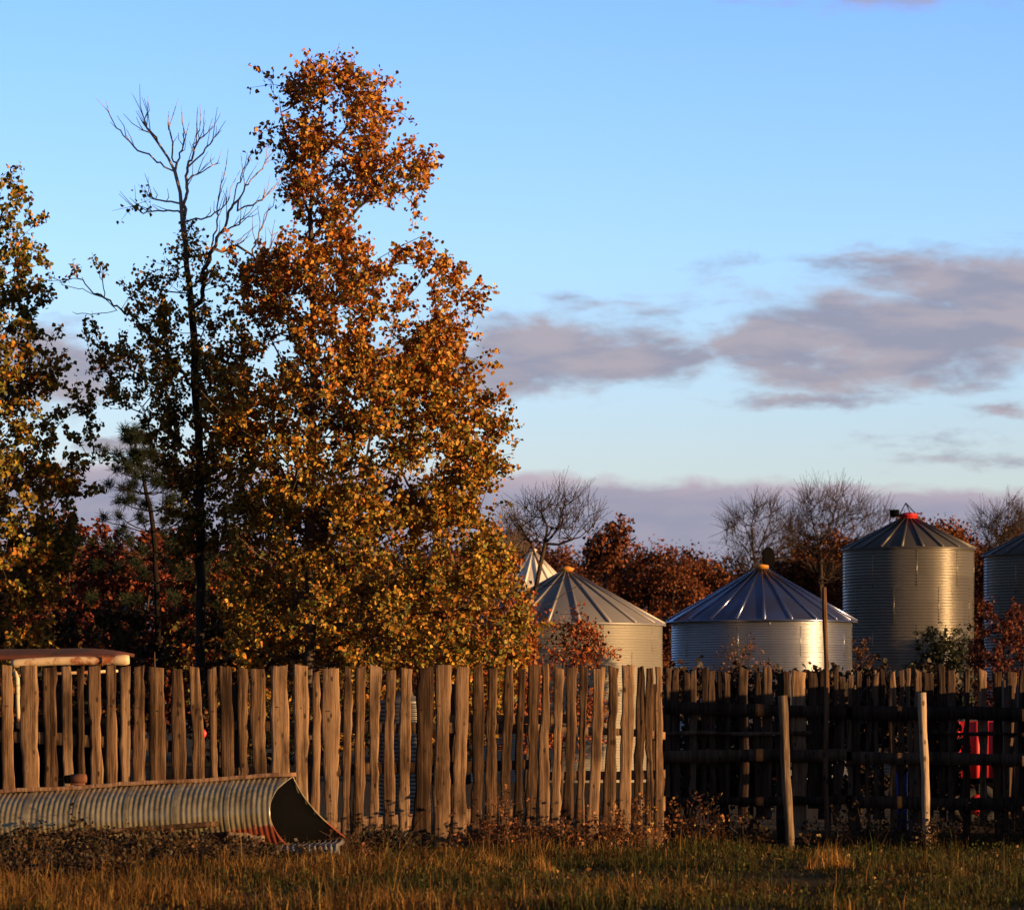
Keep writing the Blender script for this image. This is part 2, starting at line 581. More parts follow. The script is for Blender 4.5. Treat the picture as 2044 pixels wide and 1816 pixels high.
def edges_geo(P0, P1, R0, R1, n=5):
    P0, P1, R0, R1 = (np.asarray(a, float) for a in (P0, P1, R0, R1))
    d = P1 - P0
    L = np.linalg.norm(d, axis=1)[:, None] + 1e-9
    d = d / L
    P1 = P1 + d * np.minimum(L * 0.08, 0.01)
    ref = np.where(np.abs(d[:, 2:3]) < 0.9, np.array([[0, 0, 1.0]]), np.array([[1.0, 0, 0]]))
    a = np.cross(d, ref)
    a /= np.linalg.norm(a, axis=1)[:, None]
    b = np.cross(d, a)
    th = np.arange(n) * 2 * np.pi / n
    off = np.cos(th)[None, :, None] * a[:, None, :] + np.sin(th)[None, :, None] * b[:, None, :]
    V = np.concatenate([P0[:, None] + off * R0[:, None, None], P1[:, None] + off * R1[:, None, None]], 1).reshape(-1, 3)
    base = np.arange(len(P0))[:, None] * 2 * n
    i = np.arange(n)
    j = (i + 1) % n
    Q = np.stack([base + i, base + n + i, base + n + j, base + j], -1).reshape(-1, 4)
    return V, Q


LEAF = np.array([[0, 0, 0], [-0.36, 0.18, 0.06], [-0.42, 0.45, 0.10], [0, 1.0, -0.04], [0.42, 0.45, 0.10], [0.36, 0.18, 0.06]])


def leaves_geo(C, size, droop=0.35, aspect=1.0):
    """leaf shaped faces at C with random tilt; stalk end up a little"""
    n = len(C)
    d = rng.normal(size=(n, 3))
    d[:, 2] -= droop
    d /= np.linalg.norm(d, axis=1)[:, None]
    t = rng.normal(size=(n, 3))
    a = np.cross(d, t)
    a /= np.linalg.norm(a, axis=1)[:, None]
    nn = np.cross(a, d)
    s = np.asarray(size)[:, None, None]
    V = C[:, None] + s * (LEAF[None, :, 0:1] * aspect * a[:, None] + (LEAF[None, :, 1:2] - 0.4) * d[:, None] + LEAF[None, :, 2:3] * nn[:, None])
    b = np.arange(n)[:, None] * 6
    Q = np.concatenate([b + np.array([[0, 1, 2, 3]]), b + np.array([[0, 3, 4, 5]])])
    return V.reshape(-1, 3), Q


def leaf_obj(name, C, size, colours, m, parent, droop=0.35, aspect=1.0):
    V, Q = leaves_geo(np.asarray(C), np.asarray(size), droop, aspect)
    return npmesh(name, V, [Q], m, parent, False, np.repeat(np.clip(colours, 0, 1), 6, 0))


def pick(pal, n, w_=None):
    """n colours from a palette with a little scatter"""
    pal = np.asarray(pal, float)
    i = rng.choice(len(pal), n, p=w_)
    return pal[i] * rng.uniform(0.7, 1.3, (n, 1)) * rng.uniform(0.9, 1.1, (n, 3))


# ------------------------------------------------------------------ tree growing
def resample(pts, step):
    pts = np.asarray(pts, float)
    out = [pts[0]]
    for a, b in zip(pts[:-1], pts[1:]):
        k = max(1, int(np.linalg.norm(b - a) / step))
        for i in range(1, k + 1):
            out.append(a + (b - a) * i / k)
    return np.array(out)


class Skeleton:
    def __init__(self, cap=60000):
        self.p = np.zeros((cap, 3))
        self.par = np.full(cap, -1)
        self.n = 0

    def push(self, p, par):
        self.p[self.n] = p
        self.par[self.n] = par
        self.n += 1
        return self.n - 1

    def line(self, pts, step=0.3, jit=0.01):
        pts = resample(pts, step)
        if self.n:
            j = int(np.argmin(np.linalg.norm(self.p[:self.n] - pts[0], axis=1)))
            pts = pts[1:]
        else:
            j = self.push(pts[0], -1)
            pts = pts[1:]
        for q in pts:
            j = self.push(q + rng.normal(scale=jit, size=3), j)
        return j

    def reach(self, c, step=0.3, jit=0.025, flat=0.25, lo=0, rise=0.35):
        pp = self.p[lo:self.n]
        d = c - pp
        L = np.linalg.norm(d, axis=1)
        hd = np.hypot(d[:, 0], d[:, 1])
        cost = L + np.maximum(0, flat * hd - d[:, 2]) * 1.5
        j = int(np.argmin(cost)) + lo
        p0 = self.p[j]
        L = np.linalg.norm(c - p0)
        mid = p0 + (c - p0) * np.array([0.55, 0.55, rise])
        k = max(1, int(math.ceil(L / step)))
        for i in range(1, k + 1):
            t = i / k
            q = (1 - t) ** 2 * p0 + 2 * t * (1 - t) * mid + t * t * c
            j = self.push(q + (rng.normal(scale=jit, size=3) if i < k else 0), j)
        return j

    def geo(self, tip=0.006, power=0.46, rmax=0.2, n=5):
        cnt = np.zeros(self.n)
        haschild = np.zeros(self.n, bool)
        for i in range(self.n - 1, 0, -1):
            if not haschild[i]:
                cnt[i] += 1
            if self.par[i] >= 0:
                cnt[self.par[i]] += cnt[i]
                haschild[self.par[i]] = True
        r = np.minimum(tip * np.maximum(cnt, 1) ** power, rmax)
        # thin every last stretch towards its end
        i = np.arange(1, self.n)
        i = i[self.par[i] >= 0]
        pa = self.par[i]
        r1 = np.where(haschild[i], r[i], r[i] * 0.5)
        r0 = np.minimum(r[pa], r[i] * 1.25)
        return edges_geo(self.p[pa], self.p[i], r0, r1, n)


def sprays(ends, dirs, per, length, leaves, jitter=0.05, up=0.25):
    """short twigs that leave each branch end, with leaves set along them"""
    P0, P1, C = [], [], []
    for e, d in zip(ends, dirs):
        d = d / (np.linalg.norm(d) + 1e-9)
        k = per if np.isscalar(per) else rng.integers(per[0], per[1] + 1)
        for _ in range(k):
            q = d * 0.8 + rng.normal(size=3) * 0.75
            q[2] += up
            q /= np.linalg.norm(q)
            L = length * rng.uniform(0.5, 1.25)
            b = e + q * L
            P0.append(e)
            P1.append(b)
            m_ = rng.poisson(leaves / k)
            if m_:
                t = rng.uniform(0.15, 1.08, (m_, 1)) ** 0.8
                C.append(e + (b - e) * t + rng.normal(scale=jitter, size=(m_, 3)))
    C = np.concatenate(C) if C else np.zeros((0, 3))
    return np.array(P0), np.array(P1), C


def env_points(env, n, dist, depth=0.8, gap=0.0, gscale=1.4, shrink=14, xlim=None, shell=0.35, thr=-0.12, noff=0.0):
    """points inside a crown whose outline is given as rows (y, left, right)"""
    env = np.asarray(env, float)
    ys, xl, xr = env[:, 0], env[:, 1] + shrink, env[:, 2] - shrink
    out = []
    tries = 0
    wmax = np.max(xr - xl)
    while len(out) < n and tries < n * 60:
        tries += 1
        y = rng.uniform(ys[0], ys[-1])
        a, b = np.interp(y, ys, xl), np.interp(y, ys, xr)
        if rng.uniform() > (b - a) / wmax:
            continue
        x = rng.uniform(a, b)
        hw = (b - a) / 2
        f = (x - (a + b) / 2) / hw
        half = math.sqrt(max(0, 1 - f * f)) * hw * K * dist / F * depth
        t = rng.uniform(-1, 1)
        if rng.uniform() < shell:
            t = math.copysign(abs(t) ** 0.4, t)
        off = t * half
        p = P(x, y, dist)
        p[1] += off
        if gap > 0:
            g = mnoise.noise(Vector(p * gscale + noff)) + 0.35 * mnoise.noise(Vector(p * gscale * 2.3 + noff))
            if g < thr + (gap - 0.5) * 0.8:
                continue
        out.append(p)
    return np.array(out)


def order_out(pts, axis_pts):
    axis_pts = np.asarray(axis_pts)
    ax = np.interp(pts[:, 2], axis_pts[:, 2], axis_pts[:, 0])
    ay = np.interp(pts[:, 2], axis_pts[:, 2], axis_pts[:, 1])
    return pts[np.argsort(np.hypot(pts[:, 0] - ax, pts[:, 1] - ay))]


ORANGE = [(0.46, 0.17, 0.022), (0.52, 0.23, 0.03), (0.36, 0.115, 0.018), (0.30, 0.085, 0.016), (0.55, 0.29, 0.05)]
GOLD = [(0.37, 0.19, 0.026), (0.44, 0.245, 0.03), (0.26, 0.145, 0.022), (0.33, 0.13, 0.018), (0.48, 0.29, 0.045)]
OLIVE = [(0.13, 0.125, 0.025), (0.20, 0.165, 0.03), (0.085, 0.095, 0.02), (0.26, 0.19, 0.03)]
RED = [(0.27, 0.055, 0.016), (0.20, 0.04, 0.014), (0.33, 0.09, 0.02), (0.14, 0.032, 0.014)]


def plant_tree(name, label, cat, trunk, limbs, pts, leafn, leafsize, colfun, bark, rmax, group=None, spray=(3, 5), slen=0.34, tip=0.006,
               power=0.46, tube_n=5, flat=0.25, jitter=0.042, order_axis=True, leafmat='leaf', up=0.25):
    trunk = np.asarray(trunk, float)
    root = thing(name, label, cat, (trunk[0][0], trunk[0][1], 0.0), group)
    sk = Skeleton()
    sk.line(trunk, 0.3, 0.012)
    for l in limbs:
        sk.line(l, 0.25, 0.015)
    ends, dirs = [], []
    lo = max(0, int(len(resample(trunk, 0.3)) * 0.08))
    if len(pts):
        seq = order_out(pts, trunk) if order_axis else pts
        for c in seq:
            j = sk.reach(c, lo=lo, flat=flat)
            ends.append(sk.p[j].copy())
            dirs.append(sk.p[j] - sk.p[sk.par[j]])
    V, Q = sk.geo(tip, power, rmax, tube_n)
    lf = leafn if not callable(leafn) else None
    P0 = P1 = np.zeros((0, 3))
    C = np.zeros((0, 3))
    if len(ends):
        if lf is None:
            a0, a1, cc_ = [], [], []
            for e, d in zip(ends, dirs):
                x0, x1, c_ = sprays([e], [d], spray, slen, leafn(e), jitter)
                a0.append(x0)
                a1.append(x1)
                cc_.append(c_)
            P0, P1, C = np.concatenate(a0), np.concatenate(a1), np.concatenate(cc_)
        else:
            P0, P1, C = sprays(ends, dirs, spray, slen, lf, jitter, up)
        V2, Q2 = edges_geo(P0, P1, np.full(len(P0), tip * 0.8), np.full(len(P0), tip * 0.45), 3)
        Q2 = Q2 + len(V)
        V = np.concatenate([V, V2])
        Q = np.concatenate([Q, Q2])
    npmesh('trunk', V, [Q], M[bark], root, True)
    if len(C):
        C = C[C[:, 2] > 0.05]
        size = rng.uniform(leafsize[0], leafsize[1], len(C))
        leaf_obj('crown', C, size, colfun(C), M[leafmat], root)
    return root


# ------------------------------------------------------------------ ground
def gz(x, y):
    return 0.035 * np.sin(x * 0.9 + 0.4 * y) + 0.03 * np.sin(0.61 * y - 0.35 * x + 1.7) - 0.02


xs = np.concatenate([[-3000, -800, -250, -80, -40], np.arange(-22, 22.1, 0.4), [40, 80, 250, 800, 3000]])
ys = np.concatenate([[-600, -100, -20, 5, 15], np.arange(22, 66, 0.4), [75, 90, 110, 130, 160, 200, 300, 800, 4000]])
XX, YY = np.meshgrid(xs, ys)
fade = np.clip(1 - (np.abs(XX) - 20) / 40, 0, 1) * np.clip(1 - (np.abs(YY - 44) - 20) / 40, 0, 1)
ZZ = gz(XX, YY) * fade
V = np.stack([XX, YY, ZZ], -1).reshape(-1, 3)
nx, ny = len(xs), len(ys)
ii, jj = np.meshgrid(np.arange(ny - 1), np.arange(nx - 1), indexing='ij')
b = (ii * nx + jj).ravel()
gr = npmesh('ground', V, [np.stack([b, b + 1, b + nx + 1, b + nx], -1)], M['ground'], None, True)
gr['kind'] = 'structure'
gr['label'] = 'dry dark soil under the grass'


def patch(x, y, s, seed):
    return np.array([mnoise.noise(Vector((a * s, b_ * s, seed))) for a, b_ in zip(x, y)])


def blades_geo(B, h, wdt, lean, yaw):
    n = len(B)
    a = np.stack([np.cos(yaw), np.sin(yaw), np.zeros(n)], -1)
    f = np.stack([-np.sin(yaw), np.cos(yaw), np.zeros(n)], -1)
    z = np.array([0, 0, 1.0])
    mid = B + z * (h * 0.55)[:, None] + f * (h * lean * 0.3)[:, None]
    tip = B + z * (h * (1 - 0.25 * np.abs(lean)))[:, None] + f * (h * lean)[:, None]
    wv = a * wdt[:, None] / 2
    V = np.stack([B - wv, B + wv, mid + wv * 0.75, mid - wv * 0.75, tip], 1).reshape(-1, 3)
    k = np.arange(n)[:, None] * 5
    return V, k + np.array([[0, 1, 2, 3]]), k + np.array([[3, 2, 4]])


# grass: tufts spread over the strip the camera sees, thick enough to hide the soil
ntuft = 11500
ty = 31.5 + (53.0 - 31.5) * rng.uniform(0, 1, ntuft)
tx = rng.uniform(-1, 1, ntuft) * (ty * 0.137 + 2.6)
dens = patch(tx, ty, 0.55, 3.0) + 0.5 * patch(tx, ty, 1.7, 8.0)
keep = rng.uniform(0, 1, ntuft) < np.clip(0.75 + 0.9 * dens, 0.25, 1)
tx, ty, dens = tx[keep], ty[keep], dens[keep]
gold = patch(tx, ty, 0.33, 21.0) + 0.6 * patch(tx, ty, 1.3, 5.0) - 0.11 * tx - 0.10 - 0.07 * (ty - 42) / 4
per = rng.integers(9, 22, len(tx))
ix = np.repeat(np.arange(len(tx)), per)
n = len(ix)
sp = rng.uniform(0.05, 0.16, len(tx))[ix]
B = np.stack([tx[ix] + rng.normal(size=n) * sp, ty[ix] + rng.normal(size=n) * sp, np.zeros(n)], -1)
B[:, 2] = gz(B[:, 0], B[:, 1]) - 0.01
hh = (rng.uniform(0.03, 0.17, len(tx)) * (1 + 0.9 * np.clip(gold, -0.3, 0.8)) * np.clip(1 + 1.3 * dens, 0.35, 1.9))[ix] * rng.uniform(0.5, 1.3, n)
tall = rng.uniform(size=n) < 0.02
hh = np.where(tall, hh * rng.uniform(1.6, 2.6, n), hh)
isg = rng.uniform(size=n) < np.clip(0.36 + 1.5 * gold[ix], 0.04, 0.92)
cg = pick([(0.045, 0.055, 0.013), (0.062, 0.066, 0.015), (0.036, 0.04, 0.011), (0.085, 0.07, 0.018), (0.06, 0.042, 0.015)], n)
cs = pick([(0.22, 0.12, 0.032), (0.30, 0.17, 0.045), (0.16, 0.08, 0.024), (0.11, 0.055, 0.02)], n)
colr = np.where(isg[:, None], cs, cg)
V, Q, Tt = blades_geo(B, hh, rng.uniform(0.006, 0.014, n), rng.normal(size=n) * 0.85, rng.uniform(0, 2 * np.pi, n))
o = npmesh('grass', V, [Q, Tt], M['grass'], None, False, np.repeat(colr, 5, 0))
o['kind'] = 'stuff'
o['label'] = 'rough green and straw coloured grass in front of the fence'
o['category'] = 'grass'

# low leafy weeds mixed into the grass
nw = 12000
wy = 32 + 20 * rng.uniform(0, 1, nw)
wx = rng.uniform(-1, 1, nw) * (wy * 0.137 + 1.5)
kp = (patch(wx, wy, 0.9, 44.0) + 0.6 * patch(wx, wy, 2.6, 13.0) + 0.03 * wx) > 0.12
wx, wy = wx[kp], wy[kp]
C = np.stack([wx, wy, gz(wx, wy) + rng.uniform(0.01, 0.15, len(wx))], -1)
V, Q = leaves_geo(C, rng.uniform(0.025, 0.06, len(C)), -0.2, 0.7)
cw = pick([(0.045, 0.058, 0.014), (0.06, 0.07, 0.017), (0.085, 0.07, 0.02), (0.07, 0.035, 0.014)], len(C))
o = npmesh('ground_weeds', V, [Q], M['grass'], None, False, np.repeat(cw, 6, 0))
o['kind'] = 'stuff'
o['label'] = 'broad leaved green weeds scattered through the grass'
o['category'] = 'weeds'


# poplar leaves blown into the grass
nl_ = 520
ly = 33 + 16 * rng.uniform(0, 1, nl_)
lx = rng.uniform(-1, 1, nl_) * (ly * 0.137 + 1.0)
C = np.stack([lx, ly, gz(lx, ly) + rng.uniform(0.01, 0.07, nl_)], -1)
V, Q = leaves_geo(C, rng.uniform(0.03, 0.065, nl_), 0.0, 0.9)
o = npmesh('fallen_leaves', V, [Q], M['leaf'], None, False, np.repeat(pick([(0.24, 0.14, 0.03), (0.20, 0.09, 0.022), (0.14, 0.06, 0.02), (0.30, 0.20, 0.05)], nl_), 6, 0))
o['kind'] = 'stuff'
o['label'] = 'yellow and brown leaves blown into the grass'
o['category'] = 'leaves'

# ------------------------------------------------------------------ fences
def add_board(mb, p_bl, p_br, p_tl, p_tr, thick, seed, wav=0.010, rings=17, dome=0.004, ragged=0.02, back=0.0):
    """one rough sawn slab: four corner points (x, y, z) of its front face"""
    r_ = np.random.default_rng(seed)
    p_bl, p_br, p_tl, p_tr = (np.asarray(q, float) for q in (p_bl, p_br, p_tl, p_tr))
    t = np.linspace(0, 1, rings)
    ph = r_.uniform(0, 6.28, 6)
    fr = r_.uniform(2, 7, 6)

    def wob(o):
        return wav * (np.sin(fr[o] * t * 1.3 + ph[o]) * 0.9 + 0.5 * np.sin(fr[o + 1] * 2.6 * t + ph[o + 1]) + 0.6 * r_.normal(size=rings))
    wl, wr = wob(0), wob(2)
    fr_ = [0, r_.uniform(0.05, 0.16), r_.uniform(0.24, 0.36), r_.uniform(0.44, 0.56), r_.uniform(0.62, 0.76), r_.uniform(0.84, 0.95), 1]
    prof = [thick * r_.uniform(0.2, 0.75)] + [-dome * 1.2 + r_.normal() * 0.0035 for _ in range(5)] + [thick * r_.uniform(0.1, 0.7)]
    m_ = 9
    ring = []
    for k in range(rings):
        L = p_bl + (p_tl - p_bl) * t[k]
        Rr = p_br + (p_tr - p_br) * t[k]
        L = L + np.array([wl[k], 0, 0])
        Rr = Rr + np.array([wr[k], 0, 0])
        y0 = np.array([0, 1.0, 0])
        bow = 0.012 * math.sin(3 * t[k] + ph[4])
        q = [L + y0 * (thick + bow)]
        for i, f in enumerate(fr_):
            q.append(L + (Rr - L) * f + y0 * (prof[i] + bow + 0.0022 * math.sin(fr[i % 6] * 3 * t[k] + ph[i % 6] + i)))
        q.append(Rr + y0 * (thick + bow))
        if k == rings - 1:
            slope = r_.uniform(-ragged, ragged)
            for i, f in enumerate([0] + list(fr_) + [1]):
                q[i] = q[i] + np.array([0, 0, slope * (f - 0.5) * 2 + r_.uniform(-0.010, 0.010)])
        ring.append(np.array(q))
    V = np.concatenate(ring)
    Q = []
    for k in range(rings - 1):
        for i in range(m_):
            j = (i + 1) % m_
            Q.append([k * m_ + i, k * m_ + j, k * m_ + m_ + j, k * m_ + m_ + i])
    e = (rings - 1) * m_
    for b_ in (0, e):
        Q += [[b_, b_ + 1, b_ + 2, b_ + 3], [b_, b_ + 3, b_ + 4, b_ + 5], [b_, b_ + 5, b_ + 6, b_ + 7]]
        Q += [[b_, b_ + 7, b_ + 8, b_ + 8]][:0]
    mb.add(V, Q, [[b_, b_ + 7, b_ + 8] for b_ in (0, e)])


def rough_rail(mb, a, b, hgt, thick, seed, rings=24):
    r_ = np.random.default_rng(seed)
    a, b = np.asarray(a, float), np.asarray(b, float)
    t = np.linspace(0, 1, rings)
    V = []
    ph = r_.uniform(0, 6.28, 4)
    for k in range(rings):
        c = a + (b - a) * t[k]
        wv = 0.006 * math.sin(9 * t[k] + ph[0])
        hu = hgt / 2 + 0.006 * math.sin(17 * t[k] + ph[1]) + r_.normal() * 0.002
        hd = hgt / 2 + 0.006 * math.sin(13 * t[k] + ph[2]) + r_.normal() * 0.002
        for dy, dz in ((-thick / 2, -hd), (thick / 2, -hd), (thick / 2, hu), (-thick / 2, hu)):
            V.append(c + np.array([0, dy, dz + wv]))
    Q = []
    for k in range(rings - 1):
        for i in range(4):
            j = (i + 1) % 4
            Q.append([k * 4 + i, k * 4 + 4 + i, k * 4 + 4 + j, k * 4 + j])
    e = (rings - 1) * 4
    Q += [[0, 1, 2, 3], [e + 3, e + 2, e + 1, e]]
    mb.add(V, Q)


YF = 49.5
DF = 638.7
# every board of the sunlit fence: top left, top right, bottom left, bottom right column (picture of 2044 px)
s1_ = 0.3437
Z1 = [(5, 65, 20, 100), (115, 215, 130, 240), (247, 328, 265, 340), (355, 415, 370, 440), (440, 485, 460, 505), (510, 585, 535, 605), (610, 675, 625, 680),
      (690, 750, 700, 760), (770, 835, 780, 855), (855, 950, 880, 965), (995, 1065, 1005, 1095), (1100, 1165, 1125, 1200), (1205, 1250, 1225, 1280),
      (1280, 1350, 1290, 1365), (1380, 1435, 1395, 1440), (1450, 1535, 1480, 1560), (1575, 1675, 1570, 1680), (1705, 1790, 1712, 1790), (1815, 1852, 1806, 1862)]
Z2 = [(12, 118, 28, 102), (140, 184, 122, 182), (205, 268, 186, 246), (290, 354, 286, 338), (380, 440, 366, 424), (462, 540, 452, 512), (570, 660, 540, 645),
      (668, 760, 660, 750), (795, 862, 766, 850), (890, 950, 872, 946), (975, 1030, 952, 1020), (1070, 1125, 1040, 1100), (1155, 1190, 1112, 1172),
      (1212, 1280, 1192, 1252), (1285, 1338, 1262, 1326), (1365, 1418, 1336, 1390), (1435, 1496, 1410, 1468), (1512, 1552, 1484, 1532), (1588, 1652, 1548, 1616),
      (1680, 1736, 1630, 1706), (1758, 1824, 1722, 1800), (1838, 1886, 1820, 1876), (1890, 1932, 1892, 1942), (1942, 1986, 1950, 2000)]
boards = [(-84, -62, -80, -54), (-54, -30, -50, -22), (-24, -6, -22, 0)] + [tuple(v_ * s1_ for v_ in b_) for b_ in Z1] + [tuple(DF + v_ * s1_ for v_ in b_) for b_ in Z2]
fx0 = P(boards[0][0], 1689, YF)[0]
fx1 = P(boards[-1][3], 1689, YF)[0]
fence = thing('board_fence', 'sunlit fence of uneven upright grey brown slabs behind the corrugated shell', 'fence', ((fx0 + fx1) / 2, YF, 0))
for i, (a, b_, c, d) in enumerate(boards):
    topy = 1331 + 3.0 * rng.normal()
    if i in (21,):
        topy = 1340
    zt = P(0, topy, YF)[2]
    zb = rng.choice([-0.06, -0.05, 0.0, 0.04, -0.04])
    if i in (25, 27):
        zb = 0.12
    yj = YF + rng.uniform(-0.004, 0.004)
    mb = MB()
    add_board(mb, (P(c, 0, YF)[0], yj, zb), (P(d, 0, YF)[0], yj, zb), (P(a, 0, YF)[0], yj, zt), (P(b_, 0, YF)[0], yj, zt), rng.uniform(0.012, 0.014), 100 + i, 0.011)
    for zn in (zt - 0.55 + rng.uniform(-0.02, 0.02), 0.62 + rng.uniform(-0.02, 0.02)):
        if rng.uniform() < 0.8:
            xn = (P(c, 0, YF)[0] + P(d, 0, YF)[0]) / 2 + rng.uniform(-0.02, 0.02)
            mb.tube([(xn, yj - 0.022, zn), (xn, yj + 0.005, zn)], 0.006, 6)
    mb.build('board', M['wood'], fence)


def rail(root, x0, x1, y0, y1, hgt, depth, seed, m='wood', name='rail', thick=0.05):
    mb = MB()
    rough_rail(mb, P(x0, y0, depth), P(x1, y1, depth), hgt, thick, seed)
    return mb.build(name, M[m], root)


zy = lambda v_: 1245.5 + 0.3437 * v_
RY = YF + 0.042
rail(fence, -90, 345, zy(632), zy(704), 0.155, RY, 1)
rail(fence, 330, 640, zy(868), zy(848), 0.14, RY + 0.045, 2)
rail(fence, 455, 1050, zy(590), zy(606), 0.135, RY, 3)
rail(fence, 630, 1100, zy(845), zy(812), 0.14, RY, 4)
rail(fence, 885, 1135, zy(552), zy(548), 0.12, RY + 0.05, 5)
rail(fence, 840, 940, zy(905), zy(895), 0.12, RY + 0.05, 6)
rail(fence, 640, 1328, zy(1175), zy(1040), 0.20, RY, 7)
rail(fence, 1050, 1328, zy(600), zy(640), 0.10, RY, 8)
rail(fence, 1080, 1328, zy(880), zy(870), 0.12, RY, 9)
rail(fence, -90, 640, zy(1170), zy(1180), 0.15, RY, 10)
for i, px in enumerate((120, 470, 905, 1300)):
    c = P(px, 0, RY + 0.12)
    mb = MB()
    zz = np.linspace(-0.3, 2.15, 9)
    mb.tube([(c[0] + 0.01 * math.sin(3 * z + i), c[1], z) for z in zz], 0.07 + 0.006 * np.sin(zz * 5), 9)
    mb.build('post', M['shade_dark_wood'], fence, True)

# shaded fence on the right: boards behind heavy rails
YD = 52.0
s3 = 0.375
D3 = [(138, 166), (170, 214), (234, 262), (265, 302), (330, 362), (364, 402), (408, 442), (448, 480), (524, 577), (608, 642), (648, 702), (728, 800), (808, 886),
      (892, 950), (954, 1002), (1028, 1056), (1066, 1098), (1108, 1132), (1150, 1180), (1203, 1228), (1240, 1270), (1280, 1302), (1328, 1362), (1378, 1408), (1418, 1444), (1463, 1502), (1508, 1562),
      (1588, 1628), (1640, 1684), (1724, 1762), (1800, 1846), (1878, 1932), (1954, 2004), (2020, 2060), (2075, 2130), (2150, 2190)]
dfx0, dfx1 = P(1277.5 + D3[0][0] * s3, 0, YD)[0], P(1277.5 + D3[-1][1] * s3, 0, YD)[0]
dfence = thing('corral_fence', 'dark shaded corral fence of ragged boards nailed behind heavy rails', 'fence', ((dfx0 + dfx1) / 2, YD, 0))
for i, (a, b_) in enumerate(D3):
    xa, xb = P(1277.5 + a * s3, 0, YD)[0], P(1277.5 + b_ * s3, 0, YD)[0]
    zt = P(0, 1333 + rng.uniform(-3, 9), YD)[2]
    if 16 <= i <= 20 or i == 6:
        zt -= 0.1 * rng.uniform(0, 1)
    zb = rng.choice([0.3, 0.45, 0.2, 0.05])
    ln = rng.normal() * 0.018
    mb = MB()
    add_board(mb, (xa + ln, YD + 0.05, zb), (xb + ln, YD + 0.05, zb), (xa, YD + 0.05, zt), (xb, YD + 0.05, zt), 0.022, 300 + i, 0.010, ragged=0.035)
    mb.build('board', M['wood' if i in (12, 30, 31, 22) else 'shade_dark_wood'], dfence)
z3 = lambda v_: 1245.5 + 0.375 * v_
for k, (x0, x1, ya, yb, hh_) in enumerate([(1326, 1700, 440, 470, 0.16), (1690, 2110, 468, 478, 0.19), (1326, 1700, 700, 694, 0.17), (1690, 2110, 708, 722, 0.17),
                                           (1326, 1700, 940, 935, 0.12), (1690, 2110, 945, 960, 0.17), (1326, 1620, 578, 580, 0.05), (1860, 2110, 575, 590, 0.05)]):
    mb = MB()
    rough_rail(mb, P(x0, z3(ya), YD), P(x1, z3(yb), YD), hh_, 0.05, 60 + k)
    mb.build('rail', M['shade_dark_wood'], dfence)
for i, px in enumerate((1338, 1560, 1705, 1850, 2060)):
    c = P(px, 0, YD + 0.18)
    mb = MB()
    zz = np.linspace(-0.3, 2.1, 9)
    mb.tube([(c[0] + 0.015 * math.sin(2 * z + i), c[1], z) for z in zz], 0.085 + 0.008 * np.sin(zz * 5), 9)
    mb.build('post', M['shade_dark_wood'], dfence, True)

# added fence just outside the view, its top shaped to shade the dark fence
XS = 7.42
side = thing('shade_windbreak', 'unseen close boarded windbreak added on the right to shade the dark fence', 'fence', (XS, 50, 0))
yy = 49.2
i = 0
while yy < 57.5:
    wd = rng.uniform(0.12, 0.2)
    zt = max(2.25, 2.68 - (yy - 49.2) / 2.8 * 0.5) + rng.uniform(-0.16, 0.08)
    mb = MB()
    mb.box((XS + rng.uniform(-0.008, 0.008), yy + wd / 2, zt / 2 - 0.1), (0.03, wd, zt + 0.2), None, 0.004)
    mb.build('board', M['shade_dark_wood'], side)
    yy += wd + (0.004 if i % 5 else 0.03)
    i += 1
for z in (0.6, 1.3, 1.95):
    mb = MB()
    mb.box((XS + 0.045, 53.35, z), (0.05, 8.2, 0.15), None, 0.005)
    mb.build('rail', M['shade_dark_wood'], side)


def lone_post(label, xt0, xt1, xb0, xb1, yt, yb, d, name='wooden_post', wav=0.006):
    a, b_ = P((xb0 + xb1) / 2, yb, d), P((xt0 + xt1) / 2, yt, d)
    a[2] = min(a[2], -0.05)
    r0, r1 = (xb1 - xb0) / 2 * K * d / F, (xt1 - xt0) / 2 * K * d / F
    n_ = 18
    t = np.linspace(0, 1, n_)
    pts = a + (b_ - a) * t[:, None]
    pts[:, 0] += wav * np.sin(t * 9 + xt0)
    rad = r0 + (r1 - r0) * t + 0.003 * np.sin(t * 23)
    mb = MB()
    mb.tube(pts, rad, 12)
    o = mb.build(name, M['post_wood' if name == 'wooden_post' else 'pole_wood'], None, True, (a[0], a[1], 0))
    o['label'] = label
    o['category'] = 'post'
    return o


lone_post('pale split post leaning left at its top in front of the dark fence', 1552, 1571, 1568, 1586, 1387, 1680, 50.6).__setitem__('group', 'pale posts in front of the dark fence')
lone_post('pale round post near the right edge with weeds round its foot', 1832, 1849, 1843, 1859, 1381, 1680, 49.5).__setitem__('group', 'pale posts in front of the dark fence')
lone_post('thin tall brown pole rising above the dark fence beside the wide bin', 1642, 1651.5, 1646, 1656.5, 1171, 1700, 51.75, 'wooden_pole', 0.012)
lone_post('thin metal stake poking up behind the sunlit fence', 307, 309.5, 307, 309.5, 1300, 1700, 50.6, 'metal_stake', 0.003)


